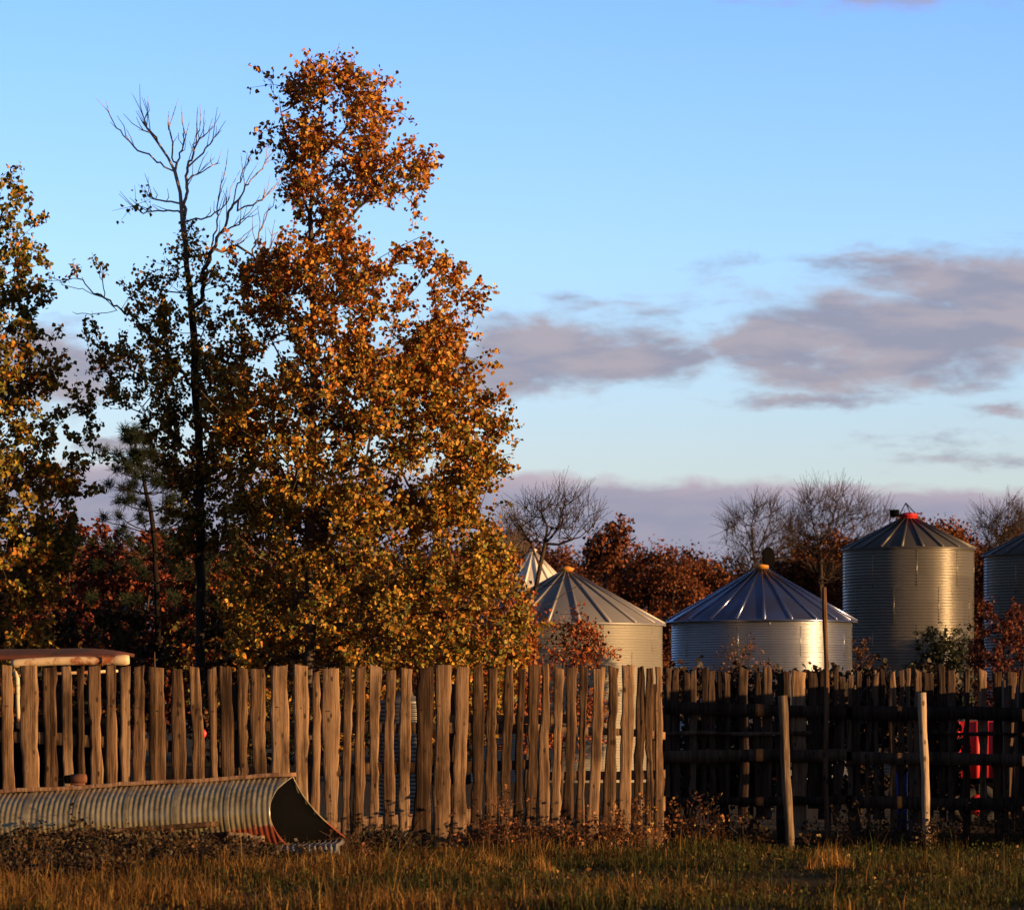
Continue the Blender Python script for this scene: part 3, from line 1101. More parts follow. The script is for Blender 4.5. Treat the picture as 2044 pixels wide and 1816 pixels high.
# ------------------------------------------------------------------ corrugated shell on the left
ce = P(585, 1548, 45.5)                       # ridge at the open end
yaw, dip = R(7), R(3.4)
SKEW = 0.36
ax_ = np.array([-math.cos(yaw) * math.cos(dip), math.sin(yaw) * math.cos(dip), -math.sin(dip)])
pf = np.array([-math.sin(yaw), -math.cos(yaw), 0.0])
upv = np.cross(pf, ax_)
if upv[2] < 0:
    upv = -upv
HS = 0.83
base = ce - upv * HS
shell = bpy.data.objects.new('corrugated_shelter', None)
COL.objects.link(shell)
from mathutils import Matrix
shell.matrix_world = Matrix(((ax_[0], pf[0], upv[0], base[0]), (ax_[1], pf[1], upv[1], base[1]), (ax_[2], pf[2], upv[2], base[2]), (0, 0, 0, 1)))
shell['label'] = 'rusting corrugated steel half pipe with a black open end lying before the fence'
shell['category'] = 'culvert'
bpy.context.view_layer.update()


def local_build(mb, name, m, root, smooth=False):
    """vertices already in the root's own axes"""
    o = npmesh(name, np.concatenate(mb.v), [np.concatenate(x) for x in (mb.q, mb.t) if len(x)], m, None, smooth)
    o.parent = root
    return o


def spline(ctrl, n):
    ctrl = np.asarray(ctrl, float)
    t = np.concatenate([[0], np.cumsum(np.linalg.norm(np.diff(ctrl, axis=0), axis=1))])
    s = np.linspace(0, t[-1], n)
    out = np.zeros((n, 2))
    m_ = np.gradient(ctrl, t, axis=0)
    k = np.clip(np.searchsorted(t, s, side='right') - 1, 0, len(t) - 2)
    h = (t[k + 1] - t[k])[:, None]
    q = ((s - t[k])[:, None]) / h
    out = (2 * q ** 3 - 3 * q ** 2 + 1) * ctrl[k] + (q ** 3 - 2 * q ** 2 + q) * h * m_[k] + (-2 * q ** 3 + 3 * q ** 2) * ctrl[k + 1] + (q ** 3 - q ** 2) * h * m_[k + 1]
    return out


front = spline([(0.0, 0.83), (0.20, 0.76), (0.42, 0.655), (0.56, 0.49), (0.565, 0.34), (0.46, 0.18), (0.26, 0.02)], 26)
backp = spline([(0.26, 0.015), (-1.15, 0.03), (-0.86, 0.16), (-0.49, 0.37), (-0.16, 0.63), (0.0, 0.825)], 34)[8:]
backp = spline([(-1.13, 0.03), (-0.86, 0.16), (-0.49, 0.37), (-0.16, 0.63), (0.0, 0.815)], 22)
LEN = 5.6
PIT = 0.066
sx = np.linspace(-0.45, LEN, int((LEN + 0.45) / PIT * 8))


def corrug(profile, sx, amp, seam=True):
    nrm = np.gradient(profile, axis=0)
    nrm = np.stack([-nrm[:, 1], nrm[:, 0]], -1)
    nrm /= np.linalg.norm(nrm, axis=1)[:, None]
    wv = amp * np.sin(2 * np.pi * sx / PIT)
    if seam:
        for s0 in np.arange(0.12, LEN, 0.62):
            wv = np.where(np.abs(sx - s0) < 0.026, amp * 1.15, wv)
    V = np.zeros((len(sx), len(profile), 3))
    V[:, :, 0] = sx[:, None]
    V[:, :, 0] = np.maximum(V[:, :, 0], SKEW * profile[None, :, 0])
    V[:, :, 1:] = profile[None] + nrm[None] * wv[:, None, None]
    # hand-dented sheet
    V[:, :, 1] += 0.012 * np.sin(sx * 1.9)[:, None] * np.linspace(0, 1, len(profile))[None] + 0.006 * np.sin(sx * 5.3 + 1)[:, None] * np.linspace(0, 1, len(profile))[None]
    a, b_ = V.shape[:2]
    i, j = np.meshgrid(np.arange(a - 1), np.arange(b_ - 1), indexing='ij')
    k = (i * b_ + j).ravel()
    return V.reshape(-1, 3), np.stack([k, k + 1, k + b_ + 1, k + b_], -1)


mb = MB()
mb.add(*corrug(front, sx, 0.0032))
sh = local_build(mb, 'shell', M['culvert'], shell, True)
md = sh.modifiers.new('sheet', 'SOLIDIFY')
md.thickness = 0.004
mb = MB()
mb.add(*corrug(backp[:, :], sx, 0.0075, False))
local_build(mb, 'back_sheet', M['culvert'], shell, True).modifiers.new('sheet', 'SOLIDIFY').thickness = 0.004
# black sheet a little inside the open end, standing in for interior shade
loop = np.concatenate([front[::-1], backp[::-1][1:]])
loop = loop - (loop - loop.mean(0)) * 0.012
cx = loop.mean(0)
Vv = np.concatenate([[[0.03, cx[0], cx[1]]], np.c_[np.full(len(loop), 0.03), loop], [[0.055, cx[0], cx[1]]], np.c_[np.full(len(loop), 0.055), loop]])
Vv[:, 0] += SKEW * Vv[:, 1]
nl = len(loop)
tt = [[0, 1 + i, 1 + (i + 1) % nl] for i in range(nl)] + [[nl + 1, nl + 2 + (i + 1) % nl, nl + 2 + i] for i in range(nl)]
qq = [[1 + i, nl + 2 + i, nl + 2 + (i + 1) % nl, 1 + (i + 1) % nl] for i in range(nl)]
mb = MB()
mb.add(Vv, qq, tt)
local_build(mb, 'end_shade', M['black'], shell)
# flat corrugated sheet that the shell stands on
nn_ = 160
a = np.linspace(-0.55, 0.75, nn_)
Vv = []
for p_, dz_ in ((-0.95, 0.03), (-0.4, 0), (0.60, 0), (0.66, -0.02), (0.70, -0.10)):
    Vv.append(np.c_[a - 0.12 * p_, np.full(nn_, p_) + 0.01 * np.sin(a * 7), 0.014 * np.sin(2 * np.pi * a / 0.066) + 0.03 * a + dz_])
Vv = np.concatenate(Vv)
Q = [[k * nn_ + i, k * nn_ + i + 1, (k + 1) * nn_ + i + 1, (k + 1) * nn_ + i] for k in range(4) for i in range(nn_ - 1)]
mb = MB()
mb.add(Vv, Q)
local_build(mb, 'floor_sheet', M['galv_old'], shell, True).modifiers.new('sheet', 'SOLIDIFY').thickness = 0.006
r_ = np.random.default_rng(4)
mb = MB()
nt_ = 40
V = []
for k, s_ in enumerate(np.linspace(-0.03, LEN, nt_)):
    wob = 0.006 * math.sin(s_ * 4) + r_.normal() * 0.0025
    for dy, dz in ((0.055, -0.012), (0.055, 0.036), (-0.06, 0.036), (-0.06, -0.012)):
        V.append((s_, dy + wob, 0.84 + dz + wob))
Q = [[k * 4 + i, k * 4 + (i + 1) % 4, k * 4 + 4 + (i + 1) % 4, k * 4 + 4 + i] for k in range(nt_ - 1) for i in range(4)] + [[3, 2, 1, 0], [nt_ * 4 - 4, nt_ * 4 - 3, nt_ * 4 - 2, nt_ * 4 - 1]]
mb.add(V, Q)
local_build(mb, 'ridge_board', wood_mat('rust_stained_board', (0.12, 0.05, 0.03), (0.26, 0.14, 0.08), (0.40, 0.26, 0.16)), shell)
mb = MB()
mb.tube([(s_, 0.60 + 0.006 * math.sin(3 * s_), 0.315 - 0.012 * (s_ - 0.84)) for s_ in np.linspace(0.84, LEN, 30)], 0.034, 10)
local_build(mb, 'side_pole', M['wood'], shell, True)

# rusty drum-like motor sitting on the ridge board
s_can = 3.02 - 0.35
cw_ = base + ax_ * s_can + upv * (HS + 0.046) - pf * 0.0
can = thing('rusty_motor', 'small rusty motor with a black end sitting on top of the corrugated shell', 'motor', cw_)
rd = 0.062
mb = MB()
hx = np.array([1.0, 0.05, 0.05])
hx /= np.linalg.norm(hx)
cz = cw_ + np.array([0, 0, rd + 0.015])
pts = [cz + hx * t for t in (-0.09, -0.085, 0.075, 0.105, 0.112)]
mb.tube(pts, [0.05, rd, rd, 0.05, 0.02], 18)
mb.build('housing', M['rust'], can, True)
mb = MB()
mb.tube([cz + hx * t for t in (-0.165, -0.155, -0.10, -0.088)], [0.042, 0.052, 0.054, 0.05], 18)
mb.build('end_cap', M['black'], can, True)
mb = MB()
mb.tube([cz + hx * -0.16, cz + hx * -0.24 + np.array([0, 0, 0.01])], 0.007, 6)
mb.build('shaft', M['rust'], can)
mb = MB()
mb.box(cw_ + np.array([0.0, 0, 0.012]), (0.17, 0.10, 0.022), None, 0.003)
mb.build('foot', M['rust'], can)

# loose planks and stones at the foot of the shell
for k, (x0, x1, ya, yb, d, tall_, wd_) in enumerate([(452, 528, 1663, 1672, 45.1, 0.07, 0.16), (120, 260, 1696, 1690, 45.4, 0.06, 0.14), (20, 90, 1702, 1700, 45.2, 0.10, 0.16)]):
    a, b_ = P(x0, ya, d), P(x1, yb, d)
    mb = MB()
    rough_rail(mb, a, b_, tall_, wd_, 500 + k, 10)
    o = mb.build('timber_offcut', M['post_wood' if k == 0 else 'wood'], None, False, ((a + b_) / 2))
    o['label'] = ['short pale timber offcut lying by the rusted corner of the shell', 'long low timber half buried in weeds under the shell', 'thick timber end at the left edge under the shell'][k]
    o['category'] = 'timber'
for k, (px, py, d, s) in enumerate([(262, 1688, 44.9, 0.10), (205, 1684, 45.0, 0.08)]):
    c = P(px, py, d)
    mb = MB()
    u_ = np.linspace(0, np.pi, 9)
    mb.lathe((0, 0, 0), np.c_[np.sin(u_), np.cos(u_)], 12)
    Vn = np.concatenate(mb.v)
    Vn = Vn * (1 + 0.25 * np.array([mnoise.noise(Vector(q * 1.3) + Vector((k * 9, 0, 0))) for q in Vn]))[:, None] * np.array([1.2, 1, 0.8]) * s + c
    mb.v = [Vn]
    o = mb.build('field_stone', M['stone'], None, True, c)
    o['label'] = ['angular brown stone in the weeds under the middle of the shell', 'smaller rounded stone left of the angular one under the shell'][k]
    o['category'] = 'stone'

# ------------------------------------------------------------------ rusty cab behind the left end of the fence
YC = 52.6
cabx0, cabx1 = P(-140, 0, YC)[0], P(262, 0, YC)[0]
zc = P(0, 1310, YC)[2]
cab = thing('old_cab', 'old machine cab with a cream edged rusty roof behind the left end of the fence', 'cab', ((cabx0 + cabx1) / 2, YC + 0.8, 0))
mb = MB()
a, b_ = P(22, 1324, YC), P(258, 1314, YC)
n_ = 30
t = np.linspace(0, 1, n_)
pts = a + (b_ - a) * t[:, None]
pts[:, 2] += 0.012 * np.sin(t * 5)
rad = np.full(n_, 0.062)
rad[:1] = 0.05
rad[-4:] = 0.076
rad[-1] = 0.062
mb.tube(pts, rad, 14)
mb.build('gutter', M['rust_cream'], cab, True)
mb = MB()
pt = P(205, 1318, YC)
mb.box(pt + np.array([0, -0.066, 0]), (0.02, 0.02, 0.15), None, 0.003)
mb.build('strap', M['rust'], cab)
xr = P(246, 0, YC)[0]
V = []
nsx, nsy = 16, 8
for j in range(nsy):
    for i in range(nsx):
        fx, fy = i / (nsx - 1), j / (nsy - 1)
        x = cabx0 + (xr - cabx0) * fx
        z = P(0, 1318 - 4 * fx, YC)[2] + 0.13 * math.sin(math.pi * min(1, fy * 1.3) / 2) * math.sin(math.pi * min(1, (1 - fx) * 3 + 0.25) / 2)
        V.append((x, YC + 0.02 + 1.5 * fy, z))
Q = [[j * nsx + i, j * nsx + i + 1, (j + 1) * nsx + i + 1, (j + 1) * nsx + i] for j in range(nsy - 1) for i in range(nsx - 1)]
mb = MB()
mb.add(V, Q)
o = mb.build('roof', M['rust_red'], cab, True)
o.modifiers.new('sheet', 'SOLIDIFY').thickness = -0.05
mb = MB()
c0 = P(30, 1326, YC)
mb.tube([c0 + np.array([0.03, 0, 0.03]), c0 + np.array([-0.02, 0, 0.0]), c0 + np.array([-0.01, 0, -0.10]), c0 + np.array([0.03, 0, -0.19]), c0 + np.array([0.05, 0.0, -0.9])], 0.035, 10)
mb.build('corner_post', M['rust_cream'], cab, True)
mb = MB()
c1 = P(250, 1330, YC)
mb.tube([c1, c1 + np.array([0, 0.02, -0.9])], 0.03, 10)
mb.build('corner_post', M['rust_cream'], cab, True)
mb = MB()
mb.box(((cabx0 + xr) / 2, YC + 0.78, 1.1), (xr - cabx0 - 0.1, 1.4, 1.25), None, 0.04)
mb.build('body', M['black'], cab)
mb = MB()
a = P(200, 1343, YC + 0.02)
mb.tube([P(32, 1347, YC + 0.03), P(236, 1338, YC + 0.03)], 0.022, 8)
mb.build('window_rail', M['rust_cream'], cab, True)
for sx_ in (0.25, 0.8):
    mb = MB()
    cc_ = (cabx0 + (xr - cabx0) * sx_, YC + 0.02, 0.42)
    th = np.linspace(0, 2 * np.pi, 25)
    mb.tube([(cc_[0] + 0.32 * math.cos(q), cc_[1], cc_[2] + 0.32 * math.sin(q)) for q in th], 0.1, 8, False)
    mb.tube([(cc_[0], cc_[1] - 0.05, cc_[2]), (cc_[0], cc_[1] + 0.08, cc_[2])], 0.24, 16)
    mb.build('wheel', M['rubber'], cab, True)


# ------------------------------------------------------------------ small things seen through the gaps of the fences
def drum(label, px, ytop, wpx, d, m, name='steel_drum', cat='drum'):
    r = wpx / 2 * K * d / F
    c = P(px, ytop, d)
    hgt = c[2]
    root = thing(name, label, cat, (c[0], c[1], 0))
    mb = MB()
    mb.lathe((c[0], c[1], 0), [(0.001, 0.0), (r, 0.0), (r, hgt * 0.32), (r * 1.05, hgt * 0.335), (r, hgt * 0.35), (r, hgt * 0.65), (r * 1.05, hgt * 0.665), (r, hgt * 0.68), (r, hgt - 0.012), (r * 1.03, hgt), (r * 0.97, hgt), (r * 0.96, hgt - 0.015), (0.001, hgt - 0.015)], 28)
    mb.build('drum_body', m, root, True)
    mb = MB()
    mb.tube([(c[0] + r * 0.5, c[1] - 0.1, hgt - 0.018), (c[0] + r * 0.5, c[1] - 0.1, hgt + 0.012)], 0.03, 10)
    mb.build('bung', M['black'], root)
    return root


drum('blue plastic barrel glimpsed through the dark fence near the right post', 1797, 1540, 28, 54.4, M['blue'], 'plastic_barrel', 'barrel')
rp = P(402, 1463, 53.0)
refl = thing('reflector_stake', 'round red reflector on a dark stake glimpsed through the sunlit fence', 'reflector', (rp[0], 53.0, 0))
mb = MB()
mb.tube([(rp[0], 53.0, -0.1), (rp[0], 53.0, rp[2] + 0.05)], 0.018, 8)
mb.build('stake', M['shade_dark_wood'], refl, True)
mb = MB()
mb.tube([rp + np.array([0, -0.04, 0]), rp + np.array([0, -0.03, 0]), rp + np.array([0, -0.019, 0])], [0.07, 0.075, 0.07], 20)
mb.build('disc', M['red'], refl, True)
drum('red steel drum glimpsed through the first gap at the left edge of the fence', 36, 1494, 54, 54.4, M['red'])

# corrugated stock tank behind the middle of the sunlit fence
d = 55.5
c = P(808, 1400, d)
r = 52 * K * d / F
tank = thing('stock_tank', 'small corrugated steel tank seen through the middle of the sunlit fence', 'tank', (c[0], d, 0))
zs = np.arange(0.0, c[2], 0.012)
mb = MB()
mb.lathe((c[0], d, 0), np.c_[r + 0.006 * np.sin(zs * 2 * np.pi / 0.06), zs], 40)
mb.build('tank_wall', M['galv_mid'], tank, True)
mb = MB()
mb.lathe((c[0], d, c[2]), [(r + 0.02, -0.03), (r + 0.03, 0.0), (r + 0.02, 0.02), (0.12, 0.10), (0.12, 0.15), (0.001, 0.155)], 40)
mb.build('tank_lid', M['steel'], tank, True)

# red grain wagon behind the dark fence
d = 60.0
wx0, wx1 = P(1893, 0, d)[0], P(2085, 0, d)[0]
zt, zb = P(0, 1438, d)[2], P(0, 1552, d)[2]
wag = thing('grain_wagon', 'red farm wagon glimpsed through the gaps at the right end of the dark fence', 'wagon', ((wx0 + wx1) / 2, d + 0.9, 0))
mb = MB()
cx_ = (wx0 + wx1) / 2
mb.box((cx_, d + 0.9, (zt + zb) / 2), (wx1 - wx0, 1.8, zt - zb), None, 0.02)
for k in range(5):
    mb.box((wx0 + (wx1 - wx0) * (k + 0.5) / 5, d - 0.02, (zt + zb) / 2), (0.06, 0.05, zt - zb - 0.02), None, 0.006)
mb.build('box_body', M['red'], wag)
mb = MB()
mb.box((cx_, d + 0.9, zb - 0.09), (wx1 - wx0 + 0.5, 0.9, 0.14), None, 0.01)
mb.build('chassis', M['black'], wag)
for k in range(4):
    mb = MB()
    cc_ = np.array([wx0 + 0.5 if k < 2 else wx1 - 0.5, d + (0.12 if k % 2 else 1.65), 0.33])
    mb.tube([(cc_[0] + 0.25 * math.cos(q), cc_[1], cc_[2] + 0.25 * math.sin(q)) for q in np.linspace(0, 2 * np.pi, 25)], 0.09, 8, False)
    wh = mb.build('wheel', M['rubber'], wag, True)
    mb = MB()
    mb.tube([cc_ + np.array([0, -0.04, 0]), cc_ + np.array([0, 0.04, 0])], 0.17, 16)
    mb.build('rim', M['red'], wh, True)


# ------------------------------------------------------------------ grain bins
def grain_bin(label, px, rw, yeave, reave, yapex, d, pitch, wall_m, roof_m, nrib, capm, name='grain_bin', neck=0.055, rib_h=0.05, amp=None):
    s = K * d / F
    c = P(px, 0, d)
    r = rw * s
    re = reave * s
    ze = P(0, yeave, d)[2]
    za = P(0, yapex, d)[2]
    root = thing(name, label, 'grain bin', (c[0], d, 0), 'grain bins')
    amp = amp or pitch * 0.115
    zs = np.arange(0, ze - 0.01, pitch / 7)
    mb = MB()
    mb.lathe((c[0], d, 0), np.c_[r + amp * np.sin(zs * 2 * np.pi / pitch), zs], 120)
    # bolted vertical laps of the wall sheets
    ph = pitch * 12
    k = 0
    z0 = 0.0
    while z0 < ze - 0.2:
        z1 = min(z0 + ph, ze - 0.03)
        for q in range(9):
            th = (q + (0.5 if k % 2 else 0)) * 2 * np.pi / 9 - 0.5
            e1 = np.array([math.cos(th), math.sin(th), 0])
            e2 = np.array([-math.sin(th), math.cos(th), 0])
            mb.box(np.array([c[0], d, (z0 + z1) / 2]) + e1 * (r - amp * 0.1), (amp * 1.5, 0.03, z1 - z0 - 0.01), np.array([e1, e2, [0, 0, 1]]))
        z0 += ph
        k += 1
    mb.build('wall', M[wall_m], root, True)
    # roof: sheets between raised ribs, open neck at the top
    rn = re * neck
    kn = neck
    mb = MB()
    mb.lathe((c[0], d, 0), [(re, ze - 0.05), (re + 0.01, ze - 0.03), (re, ze), (re * 0.55, ze + (za - ze) * 0.452), (rn, za - (za - ze) * kn)], nrib * 3)
    ra = math.atan2(za - ze, re)
    for q in range(nrib):
        th = (q + 0.35) * 2 * np.pi / nrib
        e1 = np.array([math.cos(th), math.sin(th), 0])
        e2 = np.array([-math.sin(th), math.cos(th), 0])
        o0 = np.array([c[0], d, ze]) + e1 * re
        o1 = np.array([c[0], d, za - (za - ze) * kn]) + e1 * rn
        dd = (o1 - o0)
        L = np.linalg.norm(dd)
        dd /= L
        nn_ = np.cross(dd, e2)
        if nn_[2] < 0:
            nn_ = -nn_
        V = []
        for t_, wd_ in ((0, 0.07), (1, 0.025)):
            pc = o0 + dd * L * t_
            V += [pc - e2 * wd_ - nn_ * 0.01, pc + e2 * wd_ - nn_ * 0.01, pc + e2 * wd_ * 0.6 + nn_ * rib_h, pc - e2 * wd_ * 0.6 + nn_ * rib_h]
        mb.add(V, [[0, 4, 5, 1], [1, 5, 6, 2], [2, 6, 7, 3], [3, 7, 4, 0], [0, 1, 2, 3], [7, 6, 5, 4]])
    mb.build('roof', M[roof_m], root)
    zn = za - (za - ze) * kn
    mb = MB()
    hcol = (za - zn) + 0.02
    mb.lathe((c[0], d, zn - 0.03), [(rn + 0.02, 0), (rn + 0.02, hcol), (rn + 0.06, hcol), (rn + 0.06, hcol + 0.04), (rn * 0.6, hcol + 0.10), (0.001, hcol + 0.12)], 24)
    mb.build('cap', M[capm], root, True)
    return root, c, r, ze, za, s


b1, c1, r1, ze1, za1, s1b = grain_bin('dull grey bin nearest the big orange tree, partly behind bare branches', 1131, 191, 1246, 198, 1136, 107.8, 0.0762, 'galv_old', 'roof_old', 20, 'orange')
b2, c2, r2, ze2, za2, s2b = grain_bin('wide shining steel bin with a roof tinted blue with sky reflection and orange roof collar', 1520, 180, 1240, 191, 1130, 115.0, 0.0762, 'galv_new', 'roof_sky_tint', 22, 'orange')
b3, c3, r3, ze3, za3, s3b = grain_bin('tall narrow bin with a dark roof and red cap at its peak', 1813, 130, 1096, 134, 1028, 124.0, 0.1016, 'galv_mid', 'roof_dark', 20, 'red', neck=0.12)
b4, c4, r4, ze4, za4, s4b = grain_bin('bin cut off by the right edge of the picture', 2095, 130, 1108, 135, 1040, 130.0, 0.1016, 'galv_mid', 'roof_dark', 20, 'steel')
b5, c5, r5, ze5, za5, s5b = grain_bin('bin with a bright cream roof behind the bare tree', 1064, 78, 1182, 84, 1098, 142.0, 0.1016, 'galv_mid', 'roof_white', 16, 'roof_white')
# open round lid on the wide bin
mb = MB()
lc = P(1534, 1111, 115.0)
e = np.array([0.76, -0.65, 0.0])
e /= np.linalg.norm(e)
mb.tube([lc + e * 0.03, lc + e * 0.02, lc - e * 0.02, lc - e * 0.03], [0.27, 0.31, 0.31, 0.27], 28)
lid = mb.build('lid', M['black'], b2, True)
mb = MB()
mb.tube([lc + np.array([0, 0, -0.3]), np.array([c2[0] + 0.15, 115, za2 - 0.08])], 0.03, 6)
mb.build('lid_hinge', M['steel'], b2)
# lid frame on the tall bin
mb = MB()
ap = P(1808, 1003, 124.0)
for xx, yy_ in ((-0.28, 0.1), (0.05, -0.3), (0.30, 0.15)):
    mb.tube([np.array([c3[0] + xx, 124 + yy_, za3 + 0.02]), ap], 0.018, 6)
mb.build('lid_frame', M['black'], b3)
mb = MB()
hp = P(1785, 1024, 124.0)
mb.tube([hp + np.array([-0.0, -0.1, -0.12]), hp + np.array([0.0, -0.1, 0.12])], 0.16, 12)
mb.build('vent_hood', M['black'], b3, True)
mb = MB()
for dx in (-0.17, 0.17):
    mb.tube([P(1890, 1050, 124) + np.array([dx, -r3 * 0.6, 0]) * 0 + np.array([0, 0, 0])] * 1 + [P(1890, 1050, 124) + np.array([0.01, 0, 0.01])], 0.01, 4)
mb = None


# ------------------------------------------------------------------ the big trees
def envl(rows):
    return np.array(rows, float)


# main cottonwood
DM = 58.0
trunkM = [P(618, 1670, DM), P(618, 1330, DM), P(620, 1000, DM), P(625, 800, DM), P(624, 620, DM), P(618, 480, DM), P(624, 380, DM), P(626, 290, DM), P(640, 230, DM), P(652, 165, DM)]
trunkM[0][2] = -0.1


def jit_y(pts, dy):
    """carry a limb towards or away from the camera along its length"""
    pts = [np.array(q) for q in pts]
    for i, q in enumerate(pts):
        q[1] += dy * i / (len(pts) - 1)
    return pts


limbsM = [jit_y([P(622, 560, DM), P(660, 480, DM), P(720, 420, DM), P(790, 370, DM), P(835, 335, DM)], -0.8),
          jit_y([P(622, 620, DM), P(700, 560, DM), P(790, 510, DM), P(860, 480, DM)], -1.0),
          jit_y([P(620, 440, DM), P(600, 360, DM), P(570, 255, DM), P(552, 175, DM)], 0.5),
          jit_y([P(625, 330, DM), P(680, 270, DM), P(740, 215, DM), P(752, 190, DM)], -0.5),
          jit_y([P(626, 300, DM), P(690, 255, DM), P(700, 175, DM)], 0.5),
          jit_y([P(622, 800, DM), P(720, 740, DM), P(830, 680, DM), P(930, 640, DM)], -1.5),
          jit_y([P(622, 900, DM), P(740, 860, DM), P(870, 830, DM), P(980, 815, DM)], -0.5),
          jit_y([P(622, 820, DM), P(560, 720, DM), P(520, 620, DM), P(500, 545, DM)], -1.0),
          jit_y([P(622, 960, DM), P(540, 900, DM), P(470, 850, DM), P(420, 800, DM)], -2.0),
          jit_y([P(620, 1080, DM), P(760, 1020, DM), P(900, 960, DM), P(970, 930, DM)], -1.2),
          jit_y([P(619, 1180, DM), P(780, 1140, DM), P(930, 1110, DM), P(1020, 1130, DM)], -1.0),
          jit_y([P(619, 1200, DM), P(560, 1140, DM), P(490, 1080, DM)], -2.2),
          jit_y([P(619, 1260, DM), P(800, 1230, DM), P(960, 1220, DM), P(1040, 1220, DM)], -1.8)]
envA = envl([(136, 640, 680), (156, 590, 722), (172, 540, 745), (205, 548, 785), (255, 530, 812), (285, 540, 815), (325, 555, 868), (390, 556, 862), (425, 568, 845), (440, 580, 760), (470, 590, 700)])
envB = envl([(478, 590, 700), (496, 560, 780), (508, 520, 925), (520, 470, 922), (600, 462, 945), (660, 500, 950), (720, 500, 950), (770, 425, 930), (800, 392, 985), (850, 400, 998), (920, 440, 998), (1000, 460, 985), (1060, 462, 980)])
envC = envl([(1000, 450, 975), (1060, 455, 985), (1130, 455, 1035), (1200, 440, 1072), (1260, 425, 1075), (1335, 400, 1060), (1420, 420, 1030), (1500, 470, 990)])
rng = np.random.default_rng(101)
pA = env_points(envA, 175, DM, 0.75, 0.44, 1.5, 24)
pB = env_points(envB, 580, DM, 0.85, 0.50, 0.95, 18)
pC = env_points(envC, 430, DM, 0.9, 0.48, 0.8, noff=3.7)
# a few deliberate tips on the outline
tips = np.array([P(663, 138, DM), P(546, 168, DM), P(622, 158, DM), P(752, 184, DM), P(800, 225, DM), P(538, 262, DM), P(545, 285, DM), P(848, 328, DM), P(838, 392, DM), P(876, 452, DM), P(938, 575, DM), P(948, 625, DM), P(945, 715, DM), P(990, 810, DM), P(997, 860, DM), P(990, 925, DM), P(465, 518, DM), P(520, 505, DM), P(1048, 1215, DM)])
ptsM = np.concatenate([pA, pB, pC, tips])
# two storeys of boughs with open air between them on the right hand side
sxm = ((ptsM[:, 0]) * F / ptsM[:, 1] + 512) / K
sym = (HOR - (ptsM[:, 2] - H) * F / ptsM[:, 1]) / K
ptsM = ptsM[~((sxm > 715) & (sym > 412) & (sym < 514 - np.clip((sxm - 800) * 0.5, 0, 40)))]


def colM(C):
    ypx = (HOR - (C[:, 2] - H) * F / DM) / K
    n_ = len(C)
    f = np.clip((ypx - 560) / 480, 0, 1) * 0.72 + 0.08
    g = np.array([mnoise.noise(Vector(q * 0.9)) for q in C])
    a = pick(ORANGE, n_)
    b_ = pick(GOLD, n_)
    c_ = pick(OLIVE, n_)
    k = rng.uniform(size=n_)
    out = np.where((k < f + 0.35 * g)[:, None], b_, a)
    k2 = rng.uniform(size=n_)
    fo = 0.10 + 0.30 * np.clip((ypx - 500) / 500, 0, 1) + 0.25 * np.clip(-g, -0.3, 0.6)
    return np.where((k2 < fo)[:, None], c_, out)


def leafM(e):
    y = (HOR - (e[2] - H) * F / DM) / K
    return 50 if y < 470 else (84 if y < 1000 else 92)


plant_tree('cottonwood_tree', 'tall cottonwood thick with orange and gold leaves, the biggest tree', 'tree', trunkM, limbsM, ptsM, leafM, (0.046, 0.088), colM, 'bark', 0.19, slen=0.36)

# thin half bare tree to its left
D2 = 59.4
tr2 = [P(400, 1670, D2), P(400, 1330, D2), P(398, 1000, D2), P(396, 930, D2), P(391, 760, D2), P(384, 614, D2), P(373, 529, D2), P(366, 445, D2), P(359, 383, D2), P(350.6, 343, D2), P(335, 313, D2), P(315, 282, D2), P(284, 245, D2), P(273, 222, D2)]
tr2[0][2] = -0.1


def L2(pts, dy=0.4):
    a = np.array(pts, float)
    t = np.concatenate([[0], np.cumsum(np.hypot(*np.diff(a, axis=0).T))])
    s_ = np.linspace(0, t[-1], max(4, int(t[-1] / 9)))
    q = np.c_[np.interp(s_, t, a[:, 0]), np.interp(s_, t, a[:, 1])]
    q[1:-1] = (q[:-2] + q[1:-1] * 2 + q[2:]) / 4
    w_ = rng.uniform(0, 6.28)
    q[:, 0] += 0.7 * np.sin(s_ / 14 + w_) * (s_ / t[-1])
    q[:, 1] += 0.5 * np.sin(s_ / 11 + w_ * 2) * (s_ / t[-1])
    return jit_y([P(x, y, D2) for x, y in q], dy)


